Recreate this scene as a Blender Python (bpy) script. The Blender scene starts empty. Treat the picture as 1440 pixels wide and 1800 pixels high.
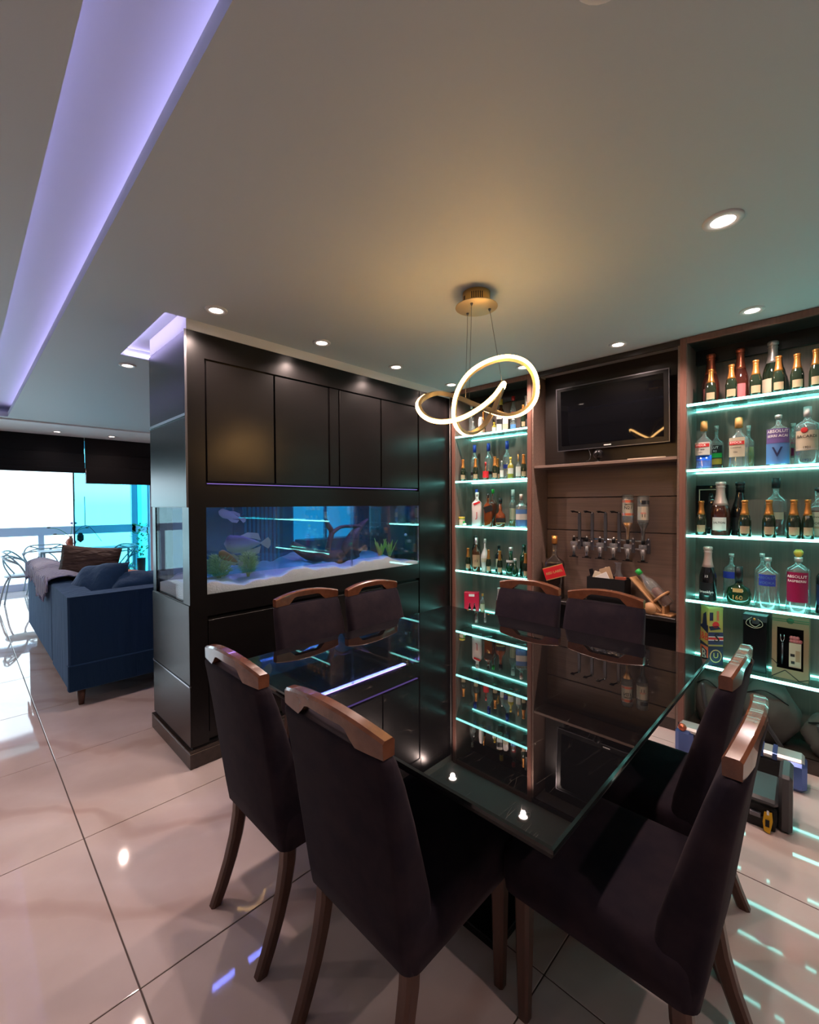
import bpy, math, random
from mathutils import Vector, Matrix
from math import pi, sin, cos, radians
R = random.Random(7)
scn = bpy.context.scene
COL = scn.collection
# ------------------------------------------------------------------ camera
def make_camera():
    yaw, pit, rol = radians(44.27), radians(1.034), radians(.282)
    F = Vector((-sin(yaw)*cos(pit), cos(yaw)*cos(pit), -sin(pit)))
    r = Vector((cos(yaw), sin(yaw), 0)); d = F.cross(r)
    rr = r*cos(rol)+d*sin(rol); dd = -r*sin(rol)+d*cos(rol)
    cam = bpy.data.cameras.new('camera'); co = bpy.data.objects.new('camera', cam); COL.objects.link(co)
    cam.sensor_fit = 'HORIZONTAL'; cam.sensor_width = 36; cam.lens = 771.26/1440*36
    cam.clip_start = .02; cam.clip_end = 200
    m = Matrix((rr, -dd, -F)).transposed().to_4x4(); m.translation = (0, 0, 1.45)
    co.matrix_world = m; scn.camera = co
make_camera()
# ------------------------------------------------------------------ world, exposure
w = bpy.data.worlds.new('world'); scn.world = w; w.use_nodes = True
nt = w.node_tree; bg = nt.nodes['Background']
tc = nt.nodes.new('ShaderNodeTexCoord'); sx = nt.nodes.new('ShaderNodeSeparateXYZ'); cr = nt.nodes.new('ShaderNodeValToRGB')
nt.links.new(tc.outputs['Generated'], sx.inputs[0]); nt.links.new(sx.outputs['Z'], cr.inputs[0]); nt.links.new(cr.outputs[0], bg.inputs[0])
cr.color_ramp.elements[0].position = 0.0; cr.color_ramp.elements[0].color = (.50, .84, .95, 1)
cr.color_ramp.elements[1].position = .03; cr.color_ramp.elements[1].color = (.74, .90, 1, 1)
bg.inputs[1].default_value = 2.4
scn.view_settings.view_transform = 'Standard'; scn.view_settings.look = 'None'
scn.view_settings.gamma = 1; scn.view_settings.use_curve_mapping = False
scn.view_settings.exposure = 0.95
scn.cycles.use_denoising = True
scn.cycles.max_bounces = 8; scn.cycles.diffuse_bounces = 4; scn.cycles.glossy_bounces = 5
scn.cycles.transmission_bounces = 6; scn.cycles.transparent_max_bounces = 24
scn.cycles.sample_clamp_indirect = 4; scn.cycles.caustics_reflective = False; scn.cycles.caustics_refractive = False
# ------------------------------------------------------------------ lamps
SPOT_W = 19.0
def spot(loc, e=SPOT_W, col=(1, .74, .655)):
    l = bpy.data.lights.new('downlight_and_fill_beam', 'SPOT'); l.energy = e; l.color = col; l.spot_size = radians(150); l.spot_blend = .8
    l.shadow_soft_size = .018
    o = bpy.data.objects.new('downlight_and_fill_beam', l); o.location = (loc[0], loc[1], loc[2]-.03); COL.objects.link(o); return o
def area(name, loc, size, e, col, rot=(0, 0, 0)):
    l = bpy.data.lights.new(name, 'AREA'); l.shape = 'RECTANGLE'; l.size, l.size_y = size; l.energy = e; l.color = col
    o = bpy.data.objects.new(name, l); o.location = loc; o.rotation_euler = rot; COL.objects.link(o); return o
# ------------------------------------------------------------------ materials
def mat(name, base=(.5, .5, .5), rough=.5, metal=0, spec=.5, coat=0, sheen=0, emit=None, es=1, alpha=None, trans=0):
    m = bpy.data.materials.new(name); m.use_nodes = True
    b = m.node_tree.nodes['Principled BSDF']
    b.inputs['Base Color'].default_value = (*base, 1); b.inputs['Roughness'].default_value = rough
    b.inputs['Metallic'].default_value = metal; b.inputs['Specular IOR Level'].default_value = spec
    b.inputs['Coat Weight'].default_value = coat; b.inputs['Sheen Weight'].default_value = sheen
    b.inputs['Transmission Weight'].default_value = trans
    if emit: b.inputs['Emission Color'].default_value = (*emit, 1); b.inputs['Emission Strength'].default_value = es
    return m
def N(m, t): return m.node_tree.nodes.new(t)
def L(m, a, b): m.node_tree.links.new(a, b)
def ramp(m, fac, stops):
    r = N(m, 'ShaderNodeValToRGB'); el = r.color_ramp.elements
    el[0].position, el[0].color = stops[0][0], (*stops[0][1], 1); el[1].position, el[1].color = stops[-1][0], (*stops[-1][1], 1)
    for p, c in stops[1:-1]:
        e = el.new(p); e.color = (*c, 1)
    L(m, fac, r.inputs[0]); return r
def coords(m, scale=(1, 1, 1), world=True):
    if world: s = N(m, 'ShaderNodeNewGeometry').outputs['Position']
    else: s = N(m, 'ShaderNodeTexCoord').outputs['Object']
    mp = N(m, 'ShaderNodeMapping'); mp.inputs['Scale'].default_value = scale; L(m, s, mp.inputs[0]); return mp.outputs[0]
def noise(m, vec, scale, detail=4, rough=.5, dist=0):
    n = N(m, 'ShaderNodeTexNoise'); n.inputs['Scale'].default_value = scale; n.inputs['Detail'].default_value = detail
    n.inputs['Roughness'].default_value = rough; n.inputs['Distortion'].default_value = dist; L(m, vec, n.inputs['Vector']); return n.outputs['Fac']
def bump(m, fac, strength, dist=.01):
    b = N(m, 'ShaderNodeBump'); b.inputs['Strength'].default_value = strength; b.inputs['Distance'].default_value = dist
    L(m, fac, b.inputs['Height']); L(m, b.outputs[0], m.node_tree.nodes['Principled BSDF'].inputs['Normal'])
def basein(m, out): L(m, out, m.node_tree.nodes['Principled BSDF'].inputs['Base Color'])
def roughin(m, out): L(m, out, m.node_tree.nodes['Principled BSDF'].inputs['Roughness'])
def wood(name, c0, c1, rough, scale=(1, 1, 1), s=60, coat=0, bm=.05, world=True):
    m = mat(name, c0, rough, coat=coat); v = coords(m, scale, world); f = noise(m, v, s, 5, .6)
    basein(m, ramp(m, f, [(.3, c0), (.7, c1)]).outputs[0]); bump(m, f, bm, .002); return m
def glassy(name, tint, gloss=.08, haze=0.0, hazecol=(.8, .9, .9), rough=0.0, edge=.55):
    """thin clear pane or bottle wall: tinted see-through plus a mirror-like skin that grows towards grazing"""
    m = bpy.data.materials.new(name); m.use_nodes = True; nt = m.node_tree; nt.nodes.clear()
    out = N(m, 'ShaderNodeOutputMaterial'); tr = N(m, 'ShaderNodeBsdfTransparent'); tr.inputs[0].default_value = (*tint, 1)
    gl = N(m, 'ShaderNodeBsdfGlossy'); gl.inputs['Roughness'].default_value = rough
    lw = N(m, 'ShaderNodeLayerWeight'); lw.inputs[0].default_value = .35
    mr = N(m, 'ShaderNodeMapRange'); mr.inputs['To Min'].default_value = gloss; mr.inputs['To Max'].default_value = edge
    L(m, lw.outputs['Facing'], mr.inputs['Value']); mx = N(m, 'ShaderNodeMixShader')
    L(m, mr.outputs[0], mx.inputs[0])
    if haze:
        df = N(m, 'ShaderNodeBsdfDiffuse'); df.inputs[0].default_value = (*hazecol, 1); m2 = N(m, 'ShaderNodeMixShader'); m2.inputs[0].default_value = haze
        L(m, tr.outputs[0], m2.inputs[1]); L(m, df.outputs[0], m2.inputs[2]); L(m, m2.outputs[0], mx.inputs[1])
    else: L(m, tr.outputs[0], mx.inputs[1])
    L(m, gl.outputs[0], mx.inputs[2]); L(m, mx.outputs[0], out.inputs[0]); return m
M = {}
M['plaster'] = mat('ceiling_paint', (.56, .605, .625), .55); bump(M['plaster'], noise(M['plaster'], coords(M['plaster']), 90, 3), .03, .002)
M['wallpaint'] = mat('wall_paint', (.46, .43, .41), .7)
def marble():
    m = mat('polished_marble_tile', (.6, .5, .46), .04, spec=.6, coat=.3)
    m.node_tree.nodes['Principled BSDF'].inputs['Coat Roughness'].default_value = .02
    v = coords(m, (1, 1, 1)); warp = noise(m, v, 1.3, 4)
    wv = N(m, 'ShaderNodeTexWave'); wv.inputs['Scale'].default_value = .55; wv.inputs['Distortion'].default_value = 9; wv.inputs['Detail'].default_value = 4
    wv.inputs['Detail Scale'].default_value = 1.1; rt = N(m, 'ShaderNodeMapping'); rt.inputs['Rotation'].default_value = (0, 0, .7); L(m, v, rt.inputs[0]); L(m, rt.outputs[0], wv.inputs['Vector'])
    vein = ramp(m, wv.outputs['Fac'], [(0, (.56, .43, .39)), (.05, (.64, .52, .49)), (.5, (.67, .57, .55)), (1, (.63, .53, .51))])
    cl = ramp(m, noise(m, v, 2.2, 5, .6), [(.35, (.90, .88, .87)), (.65, (1, 1, 1))])
    mx = N(m, 'ShaderNodeMix'); mx.data_type = 'RGBA'; mx.blend_type = 'MULTIPLY'; mx.inputs[0].default_value = 1
    L(m, vein.outputs[0], mx.inputs[6]); L(m, cl.outputs[0], mx.inputs[7]); basein(m, mx.outputs[2])
    bump(m, noise(m, v, 1.6, 2), .02, .05); return m
M['marble'] = marble()
M['grout'] = mat('tile_joint', (.10, .07, .06), .7)
M['ebony'] = wood('black_stained_oak', (.0055, .0048, .005), (.009, .008, .008), .27, (1, 1, .03), 220, bm=.06)
M['ebony'].node_tree.nodes['Principled BSDF'].inputs['Specular IOR Level'].default_value = .36
M['baseb'] = wood('dark_brown_skirting', (.035, .025, .022), (.05, .036, .03), .25, (1, 1, 1), 30)
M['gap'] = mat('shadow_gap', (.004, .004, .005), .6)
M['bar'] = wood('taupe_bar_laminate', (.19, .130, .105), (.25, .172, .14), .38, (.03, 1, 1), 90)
M['barv'] = wood('taupe_back_laminate', (.16, .12, .10), (.21, .158, .135), .42, (1, 1, .04), 70)
M['post'] = wood('walnut_brown_post', (.19, .088, .066), (.25, .12, .092), .35, (1, 1, .03), 80)
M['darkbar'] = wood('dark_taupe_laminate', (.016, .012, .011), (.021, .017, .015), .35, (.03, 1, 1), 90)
M['alu'] = mat('brushed_aluminium_profile', (.62, .66, .72), .22, 1)
M['chrome'] = mat('chrome', (.8, .8, .82), .12, 1)
M['dgrey'] = mat('dark_grey_metal', (.16, .16, .18), .3, .7)
M['black'] = mat('black_plastic', (.005, .005, .006), .3, spec=.3)
M['blackm'] = mat('matt_black', (.007, .007, .008), .6, spec=.3)
M['screen'] = mat('dark_tv_glass', (.003, .003, .004), .03, spec=.3)
def tabletop():
    m = mat('scratched_black_glass', (.006, .006, .007), .015, spec=.5, coat=.55)
    m.node_tree.nodes['Principled BSDF'].inputs['Coat Roughness'].default_value = .01
    m.node_tree.nodes['Principled BSDF'].inputs['Coat IOR'].default_value = 1.5
    acc = None
    for k, (a, sc) in enumerate(((.4, 7), (1.5, 9), (2.4, 6), (-.5, 11))):
        v = coords(m, (1, 1, 1)); mp = N(m, 'ShaderNodeMapping'); mp.inputs['Rotation'].default_value = (0, 0, a); mp.inputs['Scale'].default_value = (1, .10, 1); L(m, v, mp.inputs[0])
        dv = N(m, 'ShaderNodeTexVoronoi'); dv.feature = 'DISTANCE_TO_EDGE'; dv.inputs['Scale'].default_value = sc*2.6
        ds = N(m, 'ShaderNodeVectorMath'); ds.operation = 'ADD'; nn = N(m, 'ShaderNodeTexNoise'); nn.inputs['Scale'].default_value = 3
        L(m, mp.outputs[0], nn.inputs['Vector']); L(m, mp.outputs[0], ds.inputs[0]); L(m, nn.outputs['Color'], ds.inputs[1]); L(m, ds.outputs[0], dv.inputs['Vector']); nn.inputs['Detail'].default_value = 3
        r = ramp(m, dv.outputs['Distance'], [(0, (1, 1, 1)), (.008, (0, 0, 0))])
        msk = ramp(m, noise(m, v, 9+k, 2), [(.58, (0, 0, 0)), (.70, (1, 1, 1))])
        mu = N(m, 'ShaderNodeMath'); mu.operation = 'MULTIPLY'; L(m, r.outputs[0], mu.inputs[0]); L(m, msk.outputs[0], mu.inputs[1])
        if acc is None: acc = mu.outputs[0]
        else:
            ad = N(m, 'ShaderNodeMath'); ad.operation = 'ADD'; L(m, acc, ad.inputs[0]); L(m, mu.outputs[0], ad.inputs[1]); acc = ad.outputs[0]
    basein(m, ramp(m, acc, [(0, (.004, .004, .005)), (1, (.075, .068, .062))]).outputs[0])
    return m
M['tabletop'] = tabletop()
M['glassedge'] = mat('polished_glass_edge', (.008, .012, .012), .10, spec=.5)
M['velvet'] = mat('dark_plum_velvet', (.020, .012, .014), .9, sheen=.06, spec=.12)
M['velvet'].node_tree.nodes['Principled BSDF'].inputs['Sheen Roughness'].default_value = .4
M['velvet'].node_tree.nodes['Principled BSDF'].inputs['Sheen Tint'].default_value = (.55, .42, .42, 1)
basein(M['velvet'], ramp(M['velvet'], noise(M['velvet'], coords(M['velvet'], world=False), 9, 5, .6), [(.35, (.0145, .0112, .0185)), (.7, (.028, .0195, .0255))]).outputs[0])
M['chairwood'] = wood('reddish_brown_varnished_wood', (.10, .034, .017), (.19, .07, .035), .22, (1, 1, 1), 14, coat=.5, bm=.008, world=False)
M['legwood'] = wood('dark_walnut_leg', (.055, .022, .014), (.095, .040, .026), .3, (1, 1, .1), 40, world=False)
M['navy'] = mat('navy_velvet', (.010, .034, .085), .85, sheen=.35, spec=.12)
M['navy'].node_tree.nodes['Principled BSDF'].inputs['Sheen Tint'].default_value = (.3, .5, .8, 1)
bump(M['navy'], noise(M['navy'], coords(M['navy'], (3, 3, .6)), 6, 3), .35, .03)
M['brown'] = mat('brown_cushion_fabric', (.042, .024, .020), .8); bump(M['brown'], noise(M['brown'], coords(M['brown'], (1, 1, 3)), 8, 2), .8, .06)
M['throw'] = mat('grey_lilac_knit', (.34, .33, .42), .9, sheen=.5)
wv = N(M['throw'], 'ShaderNodeTexWave'); wv.inputs['Scale'].default_value = 13; wv.inputs['Distortion'].default_value = 1.2; L(M['throw'], coords(M['throw'], (.6, 1, 1)), wv.inputs['Vector']); bump(M['throw'], wv.outputs['Fac'], 1, .05)
basein(M['throw'], ramp(M['throw'], wv.outputs['Fac'], [(0, (.20, .23, .42)), (1, (.46, .52, .84))]).outputs[0])
M['pink'] = mat('salmon_fabric', (.42, .20, .15), .8)
CY = (.16, 1.0, .80); 
M['cyan'] = mat('cyan_led', (0, 0, 0), .5, emit=(.30, 1, .90), es=4.3)
M['shelfglass'] = glassy('clear_shelf_glass', (.72, .96, .93), .10, .05, (.3, .95, .85), 0, .5)
M['purple'] = mat('violet_led', (0, 0, 0), .5, emit=(.56, .46, 1), es=7.5)
M['purplesoft'] = mat('violet_led_dim', (0, 0, 0), .5, emit=(.60, .50, 1), es=7)
M['slotglow'] = mat('violet_slot_glow', (0, 0, 0), .5, emit=(.42, .25, 1), es=.45)
M['tanklight'] = mat('violet_tank_led', (0, 0, 0), .5, emit=(.46, .26, 1), es=14)
M['warm'] = mat('warm_led_diffuser', (0, 0, 0), .5, emit=(1, .54, .18), es=21)
M['lamp'] = mat('downlight_lens', (0, 0, 0), .5, emit=(1, .78, .68), es=10)
M['gold'] = mat('brushed_gold_metal', (.62, .40, .14), .32, 1)
M['goldlite'] = mat('matt_champagne_metal', (.55, .46, .30), .5, .6)
M['white'] = mat('white_plastic', (.75, .75, .75), .4)
M['trimwhite'] = mat('white_trim_paint', (.85, .84, .84), .5)
M['window'] = glassy('window_glass', (.97, .99, 1), .03, edge=.3)
M['cyanpane'] = glassy('cyan_tinted_glass_door', (.42, .88, .95), .05, edge=.3)
M['frame'] = mat('grey_lilac_window_frame', (.55, .55, .72), .4)
M['blind'] = mat('black_roman_blind', (.004, .0045, .007), .6, spec=.2); M['blind2'] = mat('charcoal_roman_blind', (.013, .011, .012), .7, spec=.2)
M['water'] = glassy('tank_water', (.66, .95, .99), .012, .04, (.10, .60, .80), edge=.12)
M['tankglass'] = glassy('aquarium_glass', (.92, .98, 1), .06, edge=.45)
M['tankback'] = glassy('aquarium_rear_glass', (.22, .74, .92), .08, .16, (.04, .38, .52), edge=.4)
M['endglass'] = glassy('aquarium_end_glass', (.9, .97, 1), .03, edge=.10)
M['reflectpanel'] = mat('grey_blue_reflection', (.13, .17, .24), .15)  # window reflection on glass and water, put into the colour
def sand():
    m = mat('white_aquarium_sand', (.72, .66, .66), .9); bump(m, noise(m, coords(m), 120, 4), .5, .01); return m
M['sand'] = sand()
M['drift'] = wood('purple_brown_driftwood', (.055, .022, .020), (.12, .05, .045), .7, (1, 1, 1), 25, bm=.7)
M['leaf'] = mat('yellow_green_leaf', (.50, .66, .08), .5); M['leaf2'] = mat('grey_green_foliage', (.66, .74, .30), .6)
M['fish'] = mat('silver_grey_fish_skin', (.30, .27, .30), .3); v_ = coords(M['fish'], world=False)
basein(M['fish'], ramp(M['fish'], noise(M['fish'], v_, 30, 3), [(.4, (.12, .10, .14)), (.6, (.42, .40, .40))]).outputs[0])
sxz = N(M['fish'], 'ShaderNodeSeparateXYZ'); L(M['fish'], v_, sxz.inputs[0]); mr_ = N(M['fish'], 'ShaderNodeMapRange'); mr_.inputs['From Min'].default_value = -.03; mr_.inputs['From Max'].default_value = .035; L(M['fish'], sxz.outputs['Z'], mr_.inputs['Value'])
basein(M['fish'], ramp(M['fish'], mr_.outputs[0], [(0, (.70, .68, .66)), (.5, (.40, .36, .40)), (1, (.10, .07, .13))]).outputs[0])
M['fishtail'] = mat('pale_fish_fin', (.60, .52, .40), .5); M['orangefish'] = mat('orange_brown_fish_skin', (.50, .18, .05), .4)
def B(name, c, rough=.15, **k): M[name] = mat(name.replace('_', ' '), c, rough, **k)
B('champ_glass', (.012, .022, .012), .06, coat=1); B('rose_glass', (.075, .018, .012), .06, coat=1); B('black_glass', (.008, .008, .010), .06, coat=1)
B('brown_glass', (.07, .025, .008), .06, coat=1); B('green_glass', (.004, .040, .016), .06, coat=1); B('gold_foil', (.62, .27, .07), .30, metal=.7)
B('copper_foil', (.60, .16, .09), .32, metal=.8); B('silver_foil', (.72, .68, .66), .35, metal=.7); B('rosy_foil', (.70, .46, .42), .4, metal=.4)
B('cream_label', (.50, .43, .31), .6); B('tan_label', (.36, .24, .14), .6); B('white_label', (.62, .60, .56), .5); B('red_label', (.62, .02, .03), .4)
B('pink_label', (.50, .14, .15), .5); B('blue_label', (.03, .06, .45), .4); B('lightblue_label', (.09, .22, .50), .4); B('purple_label', (.14, .09, .27), .4)
B('magenta_label', (.28, .01, .07), .35); B('black_label', (.012, .012, .014), .4); B('navy_label', (.02, .03, .10), .4)
B('blue_cap', (.02, .05, .42), .35); B('white_cap', (.72, .72, .70), .4); B('cork', (.60, .33, .10), .6); B('yellow_cap', (.65, .48, .06), .4)
B('green_cap', (.03, .42, .05), .4); B('black_cap', (.010, .010, .012), .35); B('red_cap', (.45, .02, .02), .35)
B('whisky', (.16, .035, .008), .1, coat=.8); B('darkwhisky', (.10, .022, .010), .1, coat=.8); B('blue_liquid', (.01, .12, .75), .1, coat=.8)
B('yellow_liquid', (.30, .27, .04), .1, coat=.8); B('pinkliq', (.45, .02, .08), .1, coat=.8); B('white_glass', (.70, .66, .64), .25, coat=.5)
B('pinewood', (.50, .27, .12), .5); B('kraft', (.24, .15, .08), .7); B('kraftgreen', (.05, .12, .05), .6); B('redbox', (.60, .01, .05), .4)
B('orange_box', (.60, .13, .06), .5); B('yellow_print', (.42, .37, .09), .5); B('navy_print', (.01, .015, .05), .5); B('ink', (.01, .01, .01), .5)
B('white_ink', (.82, .82, .80), .5); B('red_ink', (.60, .03, .03), .5); B('gold_ink', (.55, .40, .15), .5)
B('bagcloth', (.075, .068, .060), .85); B('bluemetal', (.10, .16, .42), .2, metal=.6); B('yellow_plastic', (.75, .42, .02), .4); B('greyplastic', (.05, .05, .055), .35)
B('orange_vase', (.42, .07, .03), .3); B('green_leafy', (.02, .30, .06), .5); B('greenplastic', (.02, .45, .08), .4); B('bigbrown', (.022, .012, .010), .08, coat=1)
B('balcony_grey', (.30, .34, .40), .4); B('teal_panel', (.03, .20, .24), .5); B('slat', (.45, .55, .58), .5); B('darkfurn', (.015, .02, .025), .4)
M['clearglass'] = glassy('clear_bottle_glass', (.90, .95, .95), .06, .10, (.8, .9, .9), .02, .75)
M['clearacrylic'] = glassy('clear_acrylic', (.9, .9, .9), .10, .12, (.7, .7, .75), .02, .6)
# ------------------------------------------------------------------ mesh tools
class MB:
    def __init__(s): s.v = []; s.f = []; s.m = []; s.mats = []; s.sm = []
    def mi(s, m):
        m = M[m] if isinstance(m, str) else m
        if m not in s.mats: s.mats.append(m)
        return s.mats.index(m)
    def add(s, vs, fs, m, smooth=False, T=None):
        o = len(s.v); k = s.mi(m)
        s.v += [tuple(T @ Vector(p)) for p in vs] if T is not None else [tuple(p) for p in vs]
        for f in fs: s.f.append([i+o for i in f]); s.m.append(k); s.sm.append(smooth)
        return s
    def box(s, a, b, m, bev=0.0, T=None):
        x0, y0, z0 = [min(p, q) for p, q in zip(a, b)]; x1, y1, z1 = [max(p, q) for p, q in zip(a, b)]
        if bev <= 0:
            vs = [(x, y, z) for z in (z0, z1) for x, y in ((x0, y0), (x1, y0), (x1, y1), (x0, y1))]
            return s.add(vs, [(3, 2, 1, 0), (4, 5, 6, 7), (0, 1, 5, 4), (1, 2, 6, 5), (2, 3, 7, 6), (3, 0, 4, 7)], m, T=T)
        c = ((x0+x1)/2, (y0+y1)/2, (z0+z1)/2); h = ((x1-x0)/2, (y1-y0)/2, (z1-z0)/2); bev = min(bev, min(h)*.98)
        vs = []; idx = {}
        for sx_ in (-1, 1):
            for sy_ in (-1, 1):
                for sz_ in (-1, 1):
                    for ax in range(3):
                        p = [c[0]+sx_*(h[0]-bev), c[1]+sy_*(h[1]-bev), c[2]+sz_*(h[2]-bev)]; p[ax] += (sx_, sy_, sz_)[ax]*bev
                        idx[(sx_, sy_, sz_, ax)] = len(vs); vs.append(p)
        fs = []
        def q(*k): fs.append([idx[i] for i in k])
        for ax in range(3):
            for sg in (-1, 1):
                o_ = [a_ for a_ in range(3) if a_ != ax]; ks = []
                for p_, r_ in ((-1, -1), (1, -1), (1, 1), (-1, 1)):
                    t = [0, 0, 0]; t[ax] = sg; t[o_[0]] = p_; t[o_[1]] = r_; ks.append((*t, ax))
                if (sg == 1) == (ax == 1): ks.reverse()
                q(*ks)
        for ax in range(3):
            o_ = [a_ for a_ in range(3) if a_ != ax]
            for p_ in (-1, 1):
                for r_ in (-1, 1):
                    def t(v): z = [0, 0, 0]; z[ax] = v; z[o_[0]] = p_; z[o_[1]] = r_; return z
                    q((*t(-1), o_[0]), (*t(1), o_[0]), (*t(1), o_[1]), (*t(-1), o_[1]))
        for a_ in (-1, 1):
            for b_ in (-1, 1):
                for c_ in (-1, 1): q((a_, b_, c_, 0), (a_, b_, c_, 1), (a_, b_, c_, 2))
        cc = Vector(c); ff = []
        for f in fs:
            P = [Vector(vs[i]) for i in f]; n = (P[1]-P[0]).cross(P[2]-P[0]); mid = sum(P, Vector())/len(P)
            ff.append(f if n.dot(mid-cc) > 0 else f[::-1])
        return s.add(vs, ff, m, T=T)
    def prism(s, poly, z0, z1, m, T=None, smooth=False):
        n = len(poly); ar = sum(poly[i][0]*poly[(i+1) % n][1]-poly[(i+1) % n][0]*poly[i][1] for i in range(n))
        if ar < 0: poly = poly[::-1]
        vs = [(x, y, z0) for x, y in poly]+[(x, y, z1) for x, y in poly]
        fs = [list(range(n))[::-1], list(range(n, 2*n))]+[(i, (i+1) % n, n+(i+1) % n, n+i) for i in range(n)]
        return s.add(vs, fs, m, smooth, T)
    def lathe(s, prof, m, n=18, T=None, sq=1.0, sy=1.0, smooth=True, cap=True):
        """prof: [(r, z)] bottom to top; sq<1 squares the section; sy squashes it along y"""
        vs = []; fs = []
        for r, z in prof:
            for i in range(n):
                a = 2*pi*(i+.5)/n; c, q = cos(a), sin(a)
                vs.append((r*math.copysign(abs(c)**sq, c), r*sy*math.copysign(abs(q)**sq, q), z))
        for k in range(len(prof)-1):
            for i in range(n): j = (i+1) % n; fs.append((k*n+i, k*n+j, (k+1)*n+j, (k+1)*n+i))
        if cap: fs.append(list(range(n))[::-1]); fs.append([(len(prof)-1)*n+i for i in range(n)])
        return s.add(vs, fs, m, smooth, T)
    def tube(s, pts, rad, m, n=8, T=None, closed=False, smooth=True, flat=1.0, caps=True):
        P = [Vector(p) for p in pts]; K = len(P); rad = rad if isinstance(rad, (list, tuple)) else [rad]*K
        vs = []; fs = []; up = None
        for i in range(K):
            a = P[i-1] if (i > 0 or closed) else P[i]; b = P[(i+1) % K] if (i < K-1 or closed) else P[i]
            t = (b-a).normalized()
            if up is None: up = Vector((0, 0, 1)) if abs(t.z) < .9 else Vector((1, 0, 0))
            u = (up-t*up.dot(t)).normalized(); v = t.cross(u); up = u
            for k in range(n):
                an = 2*pi*(k+.5)/n; vs.append(P[i]+u*cos(an)*rad[i]+v*sin(an)*rad[i]*flat)
        for i in range(K if closed else K-1):
            j = (i+1) % K
            for k in range(n): l = (k+1) % n; fs.append((i*n+k, i*n+l, j*n+l, j*n+k))
        if not closed and caps: fs.append(list(range(n))[::-1]); fs.append([(K-1)*n+k for k in range(n)])
        return s.add(vs, fs, m, smooth, T)
    def ball(s, c, r, m, n=12, sc=(1, 1, 1), T=None):
        prof = [(max(1e-4, sin(pi*k/8))*r, -cos(pi*k/8)*r) for k in range(9)]
        TT = Matrix.Translation(c) @ Matrix.Diagonal((*sc, 1))
        return s.lathe(prof, m, n, (T @ TT) if T is not None else TT)
    def build(s, name, parent=None, loc=None):
        me = bpy.data.meshes.new(name); me.from_pydata(s.v, [], s.f)
        for m_ in s.mats: me.materials.append(m_)
        me.polygons.foreach_set('material_index', s.m); me.polygons.foreach_set('use_smooth', s.sm)
        if any(s.sm) and not all(s.sm): pass
        me.update(); o = bpy.data.objects.new(name, me); COL.objects.link(o)
        if parent: o.parent = parent
        if loc: o.location = loc
        return o
def autosmooth(o, ang=40):
    me = o.data; me.polygons.foreach_set('use_smooth', [True]*len(me.polygons))
    try: me.set_sharp_from_angle(angle=radians(ang))
    except Exception: pass
    return o
def tag(o, label=None, cat=None, group=None, kind=None):
    if label: o['label'] = label
    if cat: o['category'] = cat
    if group: o['group'] = group
    if kind: o['kind'] = kind
    return o
def thing(name, label, cat, loc=(0, 0, 0), rz=0, group=None):
    o = bpy.data.objects.new(name, None); COL.objects.link(o); o.location = loc; o.rotation_euler = (0, 0, rz); o.empty_display_size = .05
    return tag(o, label, cat, group)
def struct(o): o['kind'] = 'structure'; return o
def bx(name, a, b, m, parent=None, bev=0.0): return MB().box(a, b, m, bev).build(name, parent)
def sbox(name, a, b, m, bev=0.0): return struct(bx(name, a, b, m, None, bev))
def dup(root, loc, rz, label=None, group=None):
    r = root.copy(); COL.objects.link(r); r.location = loc; r.rotation_euler = (0, 0, rz)
    if label: r['label'] = label
    if group: r['group'] = group
    for ch in list(root.children):
        c = ch.copy(); COL.objects.link(c); c.parent = r
        for g in ch.children:
            d = g.copy(); COL.objects.link(d); d.parent = c
    return r
def smooth_path(P, n=6, closed=False):
    P = [Vector(p) for p in P]; K = len(P); out = []
    for i in range(K if closed else K-1):
        p0 = P[(i-1) % K] if (closed or i > 0) else P[i]; p1 = P[i]; p2 = P[(i+1) % K]; p3 = P[(i+2) % K] if (closed or i < K-2) else P[i+1]
        for k in range(n):
            t = k/n; out.append(.5*((2*p1)+(p2-p0)*t+(2*p0-5*p1+4*p2-p3)*t*t+(3*p1-p0-3*p2+p3)*t**3))
    if not closed: out.append(P[-1])
    return out
_txt = {}
def text_mb(s, size, m, depth=.0006, mb=None, T=None, wrap=None, spacing=1.0):
    """lettering in the local xz plane, facing -y, centred; wrap=radius bends it round a bottle"""
    key = (s, size, spacing)
    if key not in _txt:
        cu = bpy.data.curves.new('lettering', 'FONT'); cu.body = s; cu.size = size; cu.align_x = 'CENTER'; cu.align_y = 'CENTER'; cu.resolution_u = 2; cu.space_character = spacing; cu.offset = size*.012
        ob = bpy.data.objects.new('lettering', cu); me = bpy.data.meshes.new_from_object(ob)
        _txt[key] = ([tuple(v.co) for v in me.vertices], [tuple(p.vertices) for p in me.polygons])
        bpy.data.meshes.remove(me); bpy.data.objects.remove(ob); bpy.data.curves.remove(cu)
    vs, fs = _txt[key]; mb = mb or MB(); out = []
    for x, y, z in vs:
        if wrap: a = x/wrap; out.append((wrap*sin(a), -wrap*cos(a), y))
        else: out.append((x, 0, y))
    mb.add(out, fs, m, False, T); return mb
def Tr(x=0, y=0, z=0, rz=0, rx=0, ry=0): return Matrix.Translation((x, y, z)) @ Matrix.Rotation(rz, 4, 'Z') @ Matrix.Rotation(ry, 4, 'Y') @ Matrix.Rotation(rx, 4, 'X')
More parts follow.
